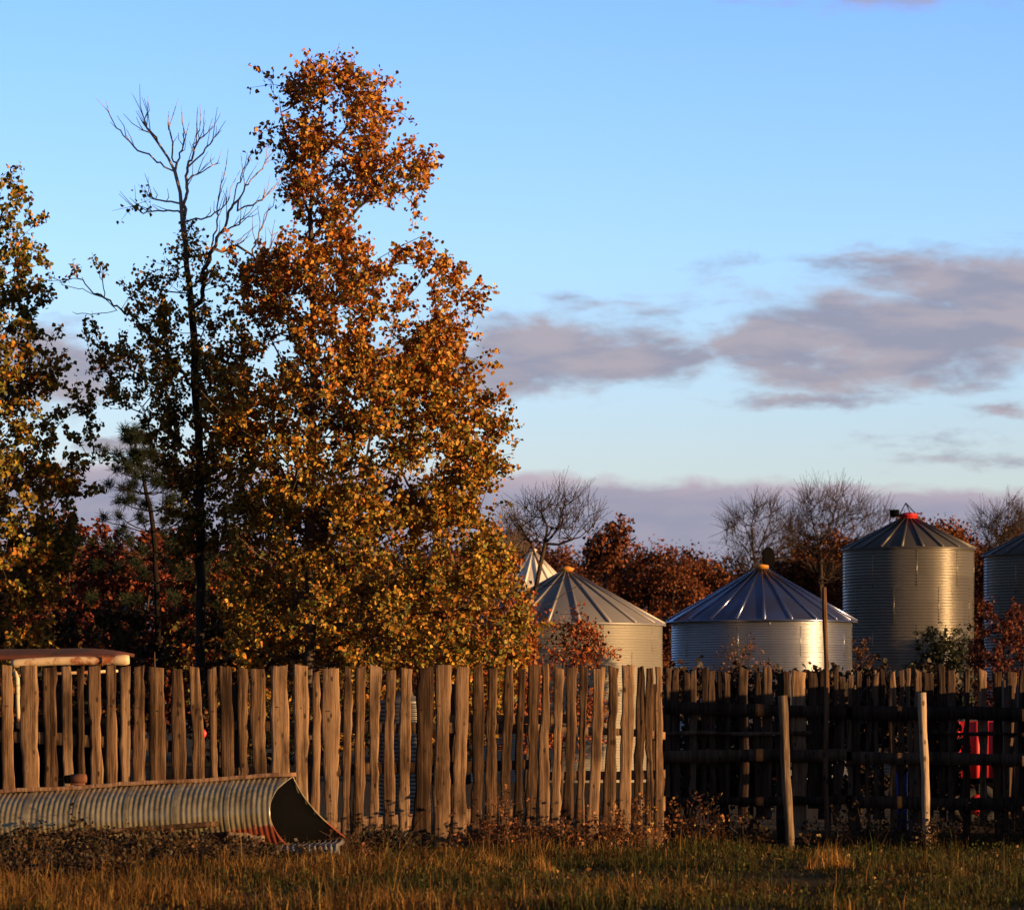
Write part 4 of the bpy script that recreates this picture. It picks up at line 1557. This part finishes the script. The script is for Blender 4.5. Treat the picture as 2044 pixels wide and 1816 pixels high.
limbs2 = [L2([(400, 608), (408, 549), (422, 507), (448, 465), (467, 411), (487, 355), (510, 307)], -0.5),
          L2([(365, 445), (372, 383), (374, 332), (386, 288), (398, 238)], 0.2),
          L2([(350, 343), (335, 335), (298, 312), (270, 296), (228, 253)], -0.4),
          L2([(374, 355), (402, 338), (431, 318)], 0.3), L2([(383, 329), (415, 300), (442, 265)], -0.3), L2([(388, 287), (405, 270), (421, 248)], 0.2), L2([(352, 335), (362, 295), (368, 255)], 0.2),
          L2([(345, 330), (342, 285), (332, 240)], 0.3), L2([(300, 262), (290, 240), (283, 225)], 0.1), L2([(320, 285), (303, 262), (278, 262)], -0.2),
          L2([(470, 405), (495, 363), (540, 310)], 0.3), L2([(467, 422), (518, 394), (546, 363)], 0.5), L2([(450, 465), (480, 446), (515, 428)], -0.3), L2([(431, 504), (464, 495), (497, 465)], 0.2),
          L2([(422, 507), (424, 480), (431, 456), (436, 389), (442, 338)], 0.3), L2([(370, 442), (400, 434), (440, 418), (455, 385)], 0.3),
          L2([(500, 520), (512, 480), (525, 440), (537, 415)], 0.1), L2([(505, 530), (535, 500), (552, 465)], 0.1),
          L2([(390, 775), (330, 703), (276, 642), (242, 619), (192, 591), (146, 583), (104, 560)], -0.8),
          L2([(192, 591), (165, 560), (148, 545)], 0.1), L2([(215, 605), (205, 570), (196, 530)], 0.1), L2([(242, 619), (190, 625), (140, 622)], 0.2), L2([(366, 424), (330, 418), (300, 418), (262, 412)], 0.3), L2([(350, 405), (325, 398), (290, 385)], 0.3),
          L2([(402, 940), (420, 890), (438, 850), (470, 760), (480, 700)], -0.5), L2([(396, 930), (360, 880), (310, 830), (270, 800), (215, 810)], 0.6), L2([(393, 860), (330, 780), (260, 740), (200, 720)], -0.5)]
extra = []
for lb in list(limbs2):
    if lb[-1][2] > P(0, 520, D2)[2]:
        for _ in range(5):
            k = rng.integers(len(lb) // 3, len(lb) - 1)
            b_ = lb[k]
            d_ = lb[min(k + 1, len(lb) - 1)] - lb[k]
            d_ = d_ / (np.linalg.norm(d_) + 1e-6)
            q_ = d_ * 0.8 + rng.normal(size=3) * np.array([0.36, 0.36, 0.15]) + np.array([0, 0, 0.5])
            q_ /= np.linalg.norm(q_)
            L_ = rng.uniform(0.12, 0.5)
            extra.append([b_, b_ + q_ * L_ * 0.5 + rng.normal(size=3) * 0.02, b_ + q_ * L_ + np.array([0, 0, 0.06])])
limbs2 += extra
env2 = envl([(430, 345, 400), (470, 335, 405), (520, 325, 430), (560, 250, 450), (600, 215, 470), (650, 185, 500), (700, 178, 510), (760, 185, 500), (800, 200, 490), (850, 270, 470), (900, 310, 480), (960, 330, 480), (1040, 330, 470), (1120, 330, 460)])
rng = np.random.default_rng(102)
p2 = env_points(env2, 330, D2, 0.75, 0.5, 1.5)
t2 = np.array([P(x, y, D2) for x, y in [(104, 560), (146, 555), (152, 545), (196, 530), (205, 550), (262, 412), (290, 385), (300, 418), (272, 408), (185, 655), (178, 700), (190, 735)]])


def col2(C):
    n_ = len(C)
    k = rng.uniform(size=n_)
    return np.where((k < 0.55)[:, None], pick(OLIVE, n_), np.where((k < 0.8)[:, None], pick(GOLD, n_), pick(ORANGE, n_)))


def leaf2(e):
    y = (HOR - (e[2] - H) * F / D2) / K
    return 8 if y < 480 else (20 if y < 620 else 40)


plant_tree('cottonwood_tree', 'thin half bare tree with leafless pale twigs at its top', 'tree', tr2, limbs2, np.concatenate([p2, t2]), leaf2, (0.048, 0.085), col2, 'sun_graded_bark', 0.16, slen=0.28, tip=0.006, spray=(2, 3))

# leafy tree cut by the left edge
D3_ = 59.0
tr3 = [P(-95, 1690, D3_), P(-90, 1300, D3_), P(-80, 900, D3_), P(-60, 600, D3_), P(-30, 420, D3_), P(-8, 350, D3_)]
tr3[0][2] = -0.1
env3 = envl([(352, -20, 8), (385, -60, 26), (420, -100, 44), (470, -130, 58), (520, -160, 70), (600, -200, 70), (660, -230, 88), (740, -260, 100), (770, -270, 118), (800, -270, 172), (850, -280, 188), (920, -290, 190), (960, -290, 160), (1050, -300, 155), (1150, -300, 145), (1220, -290, 128), (1300, -280, 95), (1400, -260, 60), (1500, -240, 20)])
rng = np.random.default_rng(103)
p3 = env_points(env3, 560, D3_, 0.85, 0.42, 1.0, noff=8.3)
t3 = np.array([P(x, y, D3_) for x, y in [(4, 358), (40, 400), (62, 455), (74, 520), (76, 610), (95, 680), (108, 735), (155, 790), (175, 830), (190, 912), (165, 980), (160, 800)]])
lim3 = [jit_y([P(-82, 980, D3_), P(20, 940, D3_), P(100, 880, D3_), P(158, 800, D3_)], -0.3), jit_y([P(-85, 1080, D3_), P(30, 1000, D3_), P(130, 950, D3_), P(185, 915, D3_)], 0.4)]


def col3(C):
    n_ = len(C)
    g = np.array([mnoise.noise(Vector(q * 0.8 + 5)) for q in C])
    k = rng.uniform(size=n_)
    return np.where((k < 0.70 - 0.5 * g)[:, None], pick(OLIVE, n_), np.where((k < 0.88 - 0.3 * g)[:, None], pick(GOLD, n_), pick(ORANGE, n_)))


plant_tree('cottonwood_tree', 'olive and gold leaved tree cut off by the left edge of the picture', 'tree', tr3, lim3, np.concatenate([p3, t3]), 70, (0.05, 0.098), col3, 'bark', 0.2, slen=0.34)

# pine in the gap between the two
DP = 64.0
pin = thing('pine_tree', 'dark young pine between the half bare tree and the left hand tree', 'tree', (P(316, 0, DP)[0], DP, 0))
sk = Skeleton()
trp = [P(318, 1620, DP), P(316, 1300, DP), P(310, 1100, DP), P(300, 1020, DP), P(285, 950, DP), P(270, 895, DP), P(268, 868, DP)]
trp[0][2] = -0.1
sk.line(trp, 0.25, 0.01)
ends = []
for yb, span in ((1300, 130), (1230, 140), (1160, 140), (1110, 140), (1060, 120), (1020, 95), (985, 75), (950, 55), (915, 40), (880, 22)):
    for k in range(6):
        th = k * 2 * np.pi / 6 + rng.uniform(-0.3, 0.3)
        xc = np.interp(yb, [868, 895, 950, 1020, 1100, 1300], [268, 270, 285, 300, 310, 316])
        L_ = span * rng.uniform(0.6, 1.05) * K * DP / F
        c_ = P(xc, yb - span * 0.22, DP) + np.array([math.cos(th), math.sin(th), 0]) * L_
        j = sk.line([P(xc, yb, DP), (P(xc, yb, DP) + c_) / 2 + np.array([0, 0, -0.05]), c_], 0.15, 0.015)
        ends.append(c_)
        for q in (0.66,):
            b_ = P(xc, yb, DP) + (c_ - P(xc, yb, DP)) * q + np.array([0, 0, 0.02])
            c2_ = b_ + rng.normal(size=3) * 0.16 + np.array([math.cos(th), math.sin(th), 0.4]) * 0.10
            sk.line([b_, c2_], 0.12, 0.01)
            ends.append(c2_)
ends.append(trp[-1])
V, Q = sk.geo(0.008, 0.42, 0.11, 5)
npmesh('trunk', V, [Q], M['pine_bark'], pin, True)
E_ = np.repeat(np.array(ends), 95, 0)
dd = rng.normal(size=E_.shape)
dd[:, 2] += 0.45
dd /= np.linalg.norm(dd, axis=1)[:, None]
V, Q = edges_geo(E_ + dd * 0.01 + rng.normal(size=E_.shape) * 0.03, E_ + dd * rng.uniform(0.10, 0.19, (len(E_), 1)), np.full(len(E_), 0.0045), np.full(len(E_), 0.002), 3)
npmesh('crown', V, [Q], M['needle'], pin, False, np.repeat(pick([(0.022, 0.035, 0.016), (0.03, 0.042, 0.018), (0.018, 0.028, 0.014)], len(E_)), 6, 0))


# ------------------------------------------------------------------ shrubs behind the fence
def shrub(label, px, dist, ybase, ytop, wpx, n_, leafn, leafsize, pal, bark='dark_bark', name='shrub', cat='shrub', group=None, gap=0.45, depth=0.9, slen=0.3, pts_extra=None, tip=0.006, wpal=None, spray=(3, 4)):
    xc = px
    rows = []
    for f in np.linspace(0, 1, 9):
        y = ytop + (ybase - ytop) * f
        hw = wpx / 2 * math.sin(math.pi * min(0.97, 0.12 + 0.62 * f) ** 0.8)
        rows.append((y, xc - hw, xc + hw))
    pts = env_points(envl(rows), n_, dist, depth, gap, 1.5, 2)
    base_ = P(xc, 1650, dist)
    base_[2] = -0.05
    mid = P(xc, ybase + (ytop - ybase) * 0.25, dist)
    topp = P(xc + wpx * 0.05, ytop + (ybase - ytop) * 0.2, dist)
    return plant_tree(name, label, cat, [base_, mid, topp], [], pts, leafn, leafsize, lambda C: pick(pal, len(C), wpal), bark, 0.09, group, spray, slen, tip)


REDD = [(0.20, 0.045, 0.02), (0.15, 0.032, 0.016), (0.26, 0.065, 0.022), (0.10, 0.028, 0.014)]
REDO = [(0.34, 0.09, 0.022), (0.42, 0.14, 0.03), (0.24, 0.055, 0.018), (0.30, 0.12, 0.03)]
rng = np.random.default_rng(104)
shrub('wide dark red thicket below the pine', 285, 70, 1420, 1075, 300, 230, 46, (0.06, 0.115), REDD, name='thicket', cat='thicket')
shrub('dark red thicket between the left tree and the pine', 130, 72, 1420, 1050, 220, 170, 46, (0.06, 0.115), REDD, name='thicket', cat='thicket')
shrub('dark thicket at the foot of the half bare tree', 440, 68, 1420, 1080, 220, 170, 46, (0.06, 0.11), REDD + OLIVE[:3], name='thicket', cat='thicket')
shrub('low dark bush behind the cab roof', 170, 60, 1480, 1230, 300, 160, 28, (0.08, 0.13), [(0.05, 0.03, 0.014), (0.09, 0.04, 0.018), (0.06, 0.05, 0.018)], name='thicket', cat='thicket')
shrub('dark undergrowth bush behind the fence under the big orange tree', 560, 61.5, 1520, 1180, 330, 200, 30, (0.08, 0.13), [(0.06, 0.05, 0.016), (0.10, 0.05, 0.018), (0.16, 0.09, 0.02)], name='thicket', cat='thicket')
shrub('orange red bush at the right foot of the big orange tree', 985, 62, 1480, 1125, 170, 170, 44, (0.045, 0.085), REDO, name='bush', cat='bush')
shrub('rust red bush in front of the dull grey bin', 1120, 66, 1500, 1215, 150, 95, 26, (0.04, 0.075), REDO + REDD, name='bush', cat='bush', gap=0.55)
shrub('small rust red sapling whose top covers the foot of the dull grey bin', 1190, 66.5, 1480, 1285, 80, 42, 24, (0.035, 0.065), REDO, name='sapling', cat='bush', gap=0.55)
shrub('brown twiggy bush in front of the wide shining bin', 1490, 84, 1460, 1292, 110, 90, 22, (0.03, 0.06), [(0.20, 0.09, 0.04), (0.28, 0.13, 0.05), (0.14, 0.06, 0.03)], name='bush', cat='bush', gap=0.5, tip=0.008)
shrub('black green cedar bush at the foot of the tall bin', 1880, 108, 1420, 1265, 125, 130, 60, (0.045, 0.09), [(0.02, 0.026, 0.012), (0.03, 0.034, 0.014)], name='cedar_bush', cat='bush', gap=0.4)
shrub('dark red leaved bush between the tall bin and the right edge', 2000, 100, 1440, 1205, 125, 150, 34, (0.05, 0.10), [(0.10, 0.022, 0.012), (0.07, 0.018, 0.010), (0.13, 0.03, 0.014)], name='bush', cat='bush', gap=0.45)
shrub('dark bush between the wide bin and the tall bin', 1700, 118.5, 1440, 1285, 90, 70, 40, (0.05, 0.10), [(0.05, 0.025, 0.014), (0.09, 0.035, 0.018)], name='bush', cat='bush')


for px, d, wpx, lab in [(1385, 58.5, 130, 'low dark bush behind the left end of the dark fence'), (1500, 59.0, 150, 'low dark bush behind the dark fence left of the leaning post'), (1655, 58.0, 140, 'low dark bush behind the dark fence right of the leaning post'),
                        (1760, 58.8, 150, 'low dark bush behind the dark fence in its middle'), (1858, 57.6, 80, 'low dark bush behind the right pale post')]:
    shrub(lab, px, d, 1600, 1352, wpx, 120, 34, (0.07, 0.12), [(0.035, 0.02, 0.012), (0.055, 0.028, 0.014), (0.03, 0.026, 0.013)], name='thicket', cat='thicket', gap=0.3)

# ------------------------------------------------------------------ bare trees
def bare(label, d, trunk, limbs, env, n_, tip=0.010, rmax=0.16, bark='grey_bark', leafn=0, pal=REDO, leafsize=(0.12, 0.2), gap=0.0, name='bare_tree', group=None, slen=0.5, spray=(4, 7), flat=0.4, ground=True):
    tr = [P(x, y, d) for x, y in trunk]
    if ground:
        tr[0][2] = -0.1
    lm = [jit_y([P(x, y, d) for x, y in l], rng.uniform(-1, 1)) for l in limbs]
    pts = env_points(envl(env), int(n_ * 1.8), d, 0.8, gap or 0.5, 0.55, 4) if n_ else np.zeros((0, 3))
    return plant_tree(name, label, 'tree', tr, lm, pts, leafn, leafsize, lambda C: pick(pal, len(C)), bark, rmax, group, spray, slen, tip, 0.44, 4, flat, 0.08, up=0.25 if leafn > 3 else 0.9)


# broken old tree in front of the dull bin
bare('broken bare tree with a dark bent trunk crossing the dull grey bin roof', 92.0,
     [(1050, 1560), (1052, 1300), (1062, 1200), (1078, 1130), (1088, 1085), (1092, 1050), (1085, 1032)],
     [[(1085, 1075), (1110, 1060), (1124, 1010), (1128, 985)], [(1092, 1060), (1135, 1050), (1155, 1030), (1165, 1000), (1178, 985)], [(1070, 1180), (1110, 1165), (1160, 1140), (1200, 1128), (1240, 1120)],
      [(1062, 1220), (1100, 1200), (1130, 1180), (1168, 1160)], [(1078, 1130), (1060, 1085), (1040, 1050), (1035, 1025)], [(1090, 1100), (1140, 1075), (1160, 1050), (1175, 1035), (1215, 1015)]],
     [(985, 1100, 1140), (1010, 1040, 1200), (1040, 1020, 1205), (1080, 1040, 1190)], 90, 0.008, 0.2, 'dark_bark', slen=0.6, spray=(2, 4))
bare('slim bare sapling with pale twigs beside the broken tree', 96.0, [(1010, 1560), (1008, 1200), (1005, 1100), (1000, 1020)], [], [(1010, 985, 1030), (1060, 970, 1050), (1110, 975, 1060)], 45, 0.007, 0.07, slen=0.5)
bare('dark little tree with a clump of rust leaves at its leaning top', 117.0, [(1205, 1560), (1205, 1200), (1208, 1130), (1222, 1085), (1238, 1052)], [[(1208, 1120), (1190, 1090), (1180, 1075)]],
     [(1042, 1230, 1256), (1070, 1190, 1258), (1110, 1170, 1240), (1150, 1180, 1235)], 55, 0.010, 0.10, 'dark_bark', 16, [(0.14, 0.045, 0.02), (0.20, 0.06, 0.022), (0.09, 0.035, 0.016)], (0.10, 0.16), 0.35, slen=0.3)
bare('round crowned bare tree above the roof of the wide bin', 150.0, [(1510, 1560), (1510, 1180), (1508, 1120), (1500, 1090)],
     [[(1508, 1120), (1480, 1080), (1455, 1050)], [(1508, 1110), (1530, 1060), (1540, 1030)], [(1505, 1100), (1500, 1050), (1505, 1020)]],
     [(1005, 1500, 1550), (1025, 1462, 1572), (1060, 1440, 1590), (1100, 1445, 1590), (1150, 1470, 1570)], 110, 0.010, 0.2, 'dark_bark', slen=0.8)
bare('tall bare tree standing between the wide bin and the tall bin', 155.0, [(1640, 1560), (1640, 1180), (1638, 1110), (1630, 1060)],
     [[(1638, 1110), (1600, 1060), (1590, 1030)], [(1638, 1090), (1660, 1040), (1672, 1000)], [(1638, 1120), (1690, 1060), (1730, 1030), (1760, 1015)], [(1632, 1080), (1620, 1030), (1622, 1000)]],
     [(975, 1625, 1690), (1000, 1595, 1725), (1030, 1570, 1785), (1070, 1560, 1790), (1110, 1560, 1770), (1160, 1590, 1730)], 170, 0.010, 0.22, 'dark_bark', 0, REDO, (0.16, 0.26), slen=0.9)
bare('thin topped bare tree behind the bin at the right edge', 150.0, [(1985, 1560), (1985, 1180), (1988, 1100), (1990, 1050)], [[(1985, 1110), (1965, 1060), (1955, 1035)], [(1986, 1110), (2015, 1060), (2030, 1030)]],
     [(1005, 1985, 2020), (1025, 1955, 2045), (1060, 1940, 2060), (1110, 1945, 2060)], 110, 0.010, 0.18, 'dark_bark', 0, REDO, (0.16, 0.26), slen=0.8)

# ------------------------------------------------------------------ far line of rust coloured trees
protos = []
DT = 172.0
for k in range(5):
    rr = np.random.default_rng(900 + k)
    hgt = [9.2, 8.4, 9.8, 8.0, 8.8][k]
    n_ = 130
    pts = []
    while len(pts) < n_:
        z = rr.uniform(0.18, 1) * hgt
        f = z / hgt
        hw = hgt * 0.36 * math.sin(math.pi * (0.16 + 0.80 * f) ** 0.9) + 0.2
        a = rr.uniform(0, 6.28)
        q = hw * math.sqrt(rr.uniform(0.1, 1))
        p = np.array([q * math.cos(a), q * math.sin(a), z])
        if mnoise.noise(Vector(p * 0.6) + Vector((k * 7, 0, 0))) < -0.16:
            continue
        pts.append(p)
    pts = np.array(pts)
    root = plant_tree('rust_tree', '', 'tree', [(0, 0, -0.1), (0.1, 0, hgt * 0.3), (0, 0.1, hgt * 0.85)], [], pts, 85, (0.075, 0.165),
                      lambda C: pick([(0.16, 0.042, 0.013), (0.20, 0.060, 0.016), (0.12, 0.034, 0.013), (0.29, 0.115, 0.028), (0.09, 0.034, 0.015)], len(C), [0.3, 0.25, 0.2, 0.12, 0.13]), 'dark_bark', 0.2, None, (3, 5), 0.75, 0.016, 0.42, 4, 0.3, 0.16)
    protos.append(root)


def copy_tree(o):
    r_ = o.copy()
    COL.objects.link(r_)
    for ch in list(o.children):
        c_ = ch.copy()
        COL.objects.link(c_)
        c_.parent = r_
    return r_


far = [(-30, 1075), (50, 1060), (110, 1062), (170, 1075), (240, 1070), (320, 1068), (400, 1072), (480, 1070), (560, 1080), (640, 1070), (720, 1080), (800, 1070), (880, 1075), (950, 1050), (1000, 1045), (1050, 1055), (1115, 1080), (1185, 1088),
       (1250, 1082), (1310, 1076), (1365, 1086), (1420, 1104), (1470, 1112), (1540, 1105), (1600, 1070), (1660, 1050), (1720, 1052), (1775, 1080), (1850, 1015), (1905, 1045), (1960, 1070), (2040, 1035), (2110, 1040), (2180, 1060), (2260, 1060), (2340, 1070), (2420, 1065), (-110, 1070), (-190, 1065), (-270, 1075)]
hts = [9.2, 8.4, 9.8, 8.0, 8.8]
used = [False] * 5
k = 0
for row in range(2):
    for i, (px, yt) in enumerate(far):
        if row == 1:
            px, yt = px + 34, yt + 26
        j = (i * 2 + row * 3 + (i // 3)) % 5
        d = DT + rng.uniform(-5, 9) + (-9 if row == 1 else 0)
        top_ = P(px, yt, d)[2] * 0.93
        t_ = protos[j] if not used[j] else copy_tree(protos[j])
        used[j] = True
        s = top_ / hts[j]
        t_.location = (P(px, 0, d)[0], d, 0)
        t_.rotation_euler = (0, 0, rng.uniform(0, 6.28))
        t_.scale = (s * rng.uniform(0.8, 1.05), s * rng.uniform(0.8, 1.05), s)
        t_['group'] = 'rust red trees of the far treeline'
        if px < 1000:
            t_['label'] = 'rust red tree of the far treeline, glimpsed behind the near left trees'
        elif px < 1480:
            t_['label'] = 'rust red tree of the far treeline between the dull bin and the wide bin'
        elif px < 1800:
            t_['label'] = 'rust red tree of the far treeline behind the wide bin'
        else:
            t_['label'] = 'orange rust tree of the far treeline behind the tall bin and the right edge'
        t_['category'] = 'tree'

# trees right of the view, whose shade falls on the foot of the right hand bins
for k, (x, y, hgt, wpx) in enumerate([(20.6, 119.0, 5.0, 0), (24.5, 121.0, 5.2, 0)]):
    t_ = copy_tree(protos[k + 1])
    s = hgt / hts[k + 1]
    t_.location = (x, y, 0)
    t_.scale = (s * 1.25, s * 1.25, s)
    t_['category'] = 'tree'
    t_['label'] = ['low rust tree right of the bins just outside the view', 'second low rust tree farther right of the bins'][k]
    t_['group'] = 'low trees right of the bins'


# ------------------------------------------------------------------ weeds along the fence
def weed(label, px, d, wm, hm, stems, leaves, pal, leafsize=(0.025, 0.06), name='weed_clump', group='weed clumps along the fence', lean=0.25, dm=None):
    c = P(px, 0, d)
    root = thing(name, label, 'weeds', (c[0], d, 0), group)
    bx = rng.uniform(-0.5, 0.5, stems) * wm
    by = rng.uniform(-0.5, 0.5, stems) * (dm or wm * 0.5)
    P0s, P1s, R0s, C = [], [], [], []
    for x, y in zip(bx, by):
        b_ = np.array([c[0] + x, d + y, gz(c[0] + x, d + y) - 0.02])
        h_ = hm * rng.uniform(0.45, 1.05) * (1 - 0.55 * (2 * x / wm) ** 2)
        ln = rng.normal(size=2) * lean
        pts = [b_]
        for q in range(1, 5):
            t = q / 4
            pts.append(b_ + np.array([ln[0] * h_ * t * t, ln[1] * h_ * t * t, h_ * t]) + rng.normal(size=3) * 0.012)
        for q in range(4):
            P0s.append(pts[q])
            P1s.append(pts[q + 1])
            R0s.append(0.0045 * (1 - q * 0.18))
        for q in range(1, 5):
            for _ in range(rng.integers(0, 3)):
                e_ = pts[q] + np.array([rng.normal() * 0.08, rng.normal() * 0.08, rng.uniform(0.0, 0.1)]) * (0.6 + hm)
                P0s.append(pts[q])
                P1s.append(e_)
                R0s.append(0.0025)
                m_ = rng.poisson(leaves / 5)
                if m_:
                    C.append(pts[q] + (e_ - pts[q]) * rng.uniform(0.2, 1.1, (m_, 1)) + rng.normal(scale=0.03, size=(m_, 3)))
    R0s = np.array(R0s)
    V, Q = edges_geo(np.array(P0s), np.array(P1s), R0s, R0s * 0.75, 4)
    npmesh('stems', V, [Q], M['stem'], root, True)
    if C:
        C = np.concatenate(C)
        C[:, 2] = np.maximum(C[:, 2], 0.02)
        leaf_obj('foliage', C, rng.uniform(*leafsize, len(C)), pick(pal, len(C)), M['leaf'], root)
    return root


M['stem'] = plain('dry_stem', (0.09, 0.045, 0.022), 0.85, 0, 0.3, 20)
DKW = [(0.022, 0.018, 0.008), (0.03, 0.022, 0.009), (0.045, 0.026, 0.011), (0.09, 0.05, 0.016)]  # darkened to put the shade over the lower left weeds into the colour
RDW = [(0.14, 0.05, 0.022), (0.22, 0.08, 0.03), (0.10, 0.04, 0.02), (0.28, 0.12, 0.04)]
rng = np.random.default_rng(105)
weed('dark leafy weeds at the left edge in front of the shell', 40, 44.7, 1.3, 0.42, 46, 26, DKW)
weed('tall dark weed with small leaves reaching up the left part of the shell', 150, 44.9, 0.5, 0.62, 16, 20, DKW)
weed('dark weeds under the middle of the shell', 225, 44.6, 1.1, 0.36, 44, 26, DKW)
weed('upright dark weed against the shell right of the stone', 205, 45.1, 0.35, 0.52, 9, 16, DKW)
weed('thick dark weed mass below the side pole of the shell', 330, 44.4, 1.2, 0.38, 56, 28, DKW + RDW[:1])
weed('dark weeds in front of the rusted corner of the shell', 455, 44.3, 1.0, 0.34, 50, 28, DKW)
weed('dark weeds under the flat sheet below the black open end', 585, 44.6, 0.8, 0.22, 40, 24, DKW)
for px, d, wm, hm, lab in [(-10, 42.6, 1.2, 0.40, 'dark weeds at the left edge a step in front of the shell'), (110, 42.2, 1.3, 0.42, 'tangled dark weeds lower left, below the tall dark weed'), (235, 42.4, 1.2, 0.36, 'dark weeds in front of the stones'),
                           (350, 42.3, 1.2, 0.36, 'dark weeds in front of the thick weed mass'), (470, 42.6, 1.0, 0.30, 'dark weeds in front of the pale timber offcut'), (40, 39.8, 1.2, 0.34, 'nearest dark weeds in the lower left corner'), (170, 39.9, 1.1, 0.28, 'nearest dark weeds right of the corner clump')]:
    weed(lab, px, d, wm, hm, 54, 26, DKW, dm=1.5)
weed('reddish dry grass tuft beside the flat sheet of the shell', 690, 46.3, 0.6, 0.36, 60, 5, RDW, (0.02, 0.04), lean=0.35)
weed('black leaved low bush at the foot of the fence right of the shell', 775, 47.8, 0.75, 0.34, 50, 30, [(0.02, 0.02, 0.01), (0.04, 0.03, 0.014)])
weed('tall dry weed with curled red brown leaves against the fence', 1012, 48.7, 0.62, 0.70, 26, 18, RDW)
weed('short russet weeds at the fence left of the tall dry weed', 930, 48.8, 0.6, 0.35, 30, 10, RDW)
weed('russet weeds at the fence right of the tall dry weed', 1105, 48.8, 0.8, 0.38, 44, 14, RDW + DKW[:2])
weed('dense red brown weeds near the right end of the sunlit fence', 1190, 48.8, 0.7, 0.42, 46, 16, RDW)
weed('tall weeds with gold leaves at the corner of the sunlit fence', 1262, 48.9, 0.75, 0.62, 40, 20, RDW + [(0.34, 0.20, 0.05)])
weed('gold dotted weeds at the left end of the dark fence', 1375, 50.9, 0.95, 0.66, 46, 18, RDW + [(0.40, 0.22, 0.05)])
weed('dark weeds between the corner and the leaning pale post', 1475, 51.0, 0.9, 0.42, 40, 18, DKW + RDW[:1])
weed('sparse yellowish weeds right of the leaning pale post', 1690, 50.8, 1.2, 0.62, 40, 9, DKW + [(0.30, 0.20, 0.06)])
weed('climbing weed wrapped round the foot of the right pale post', 1850, 49.4, 0.28, 0.52, 14, 22, DKW)
weed('dark red weeds along the dark fence at the right edge', 1965, 51.0, 1.5, 0.55, 60, 14, RDW + DKW)
weed('dark weeds in the shade left of the right pale post', 1775, 50.9, 0.9, 0.42, 40, 16, DKW)

# straw coloured tufts that catch the sun
for px, d, wd, hm, lab in [(980, 42.0, 0.5, 0.26, 'straw tuft glowing in the middle of the grass'), (1075, 41.6, 0.35, 0.22, 'smaller straw tuft right of the glowing middle tuft'), (1655, 41.5, 0.55, 0.30, 'bright orange straw tuft below the leaning pale post'), (330, 39.5, 0.9, 0.24, 'wide straw tuft at the lower left of the grass'), (640, 41.0, 0.7, 0.22, 'straw tuft in the grass below the black open end')]:
    c = P(px, 0, d)
    n_ = 260
    B = np.stack([c[0] + np.clip(rng.normal(size=n_), -1.4, 1.4) * wd * 0.35, d + np.clip(rng.normal(size=n_), -1.4, 1.4) * 0.12, np.zeros(n_)], -1)
    B[:, 2] = gz(B[:, 0], B[:, 1]) - 0.01
    V, Q, Tt = blades_geo(B, hm * rng.uniform(0.35, 1.2, n_) * (1.05 - 0.75 * ((B[:, 0] - c[0]) / (wd * 0.5)) ** 2), rng.uniform(0.005, 0.010, n_), rng.normal(size=n_) * 0.6, rng.uniform(0, 6.28, n_))
    o = npmesh('straw_tuft', V, [Q, Tt], M['grass'], None, False, np.repeat(pick([(0.34, 0.18, 0.05), (0.27, 0.135, 0.036), (0.40, 0.23, 0.07)], n_), 5, 0), (c[0], d, 0))
    o['label'] = lab
    o['category'] = 'grass tuft'
    o['group'] = 'straw tufts in the grass'
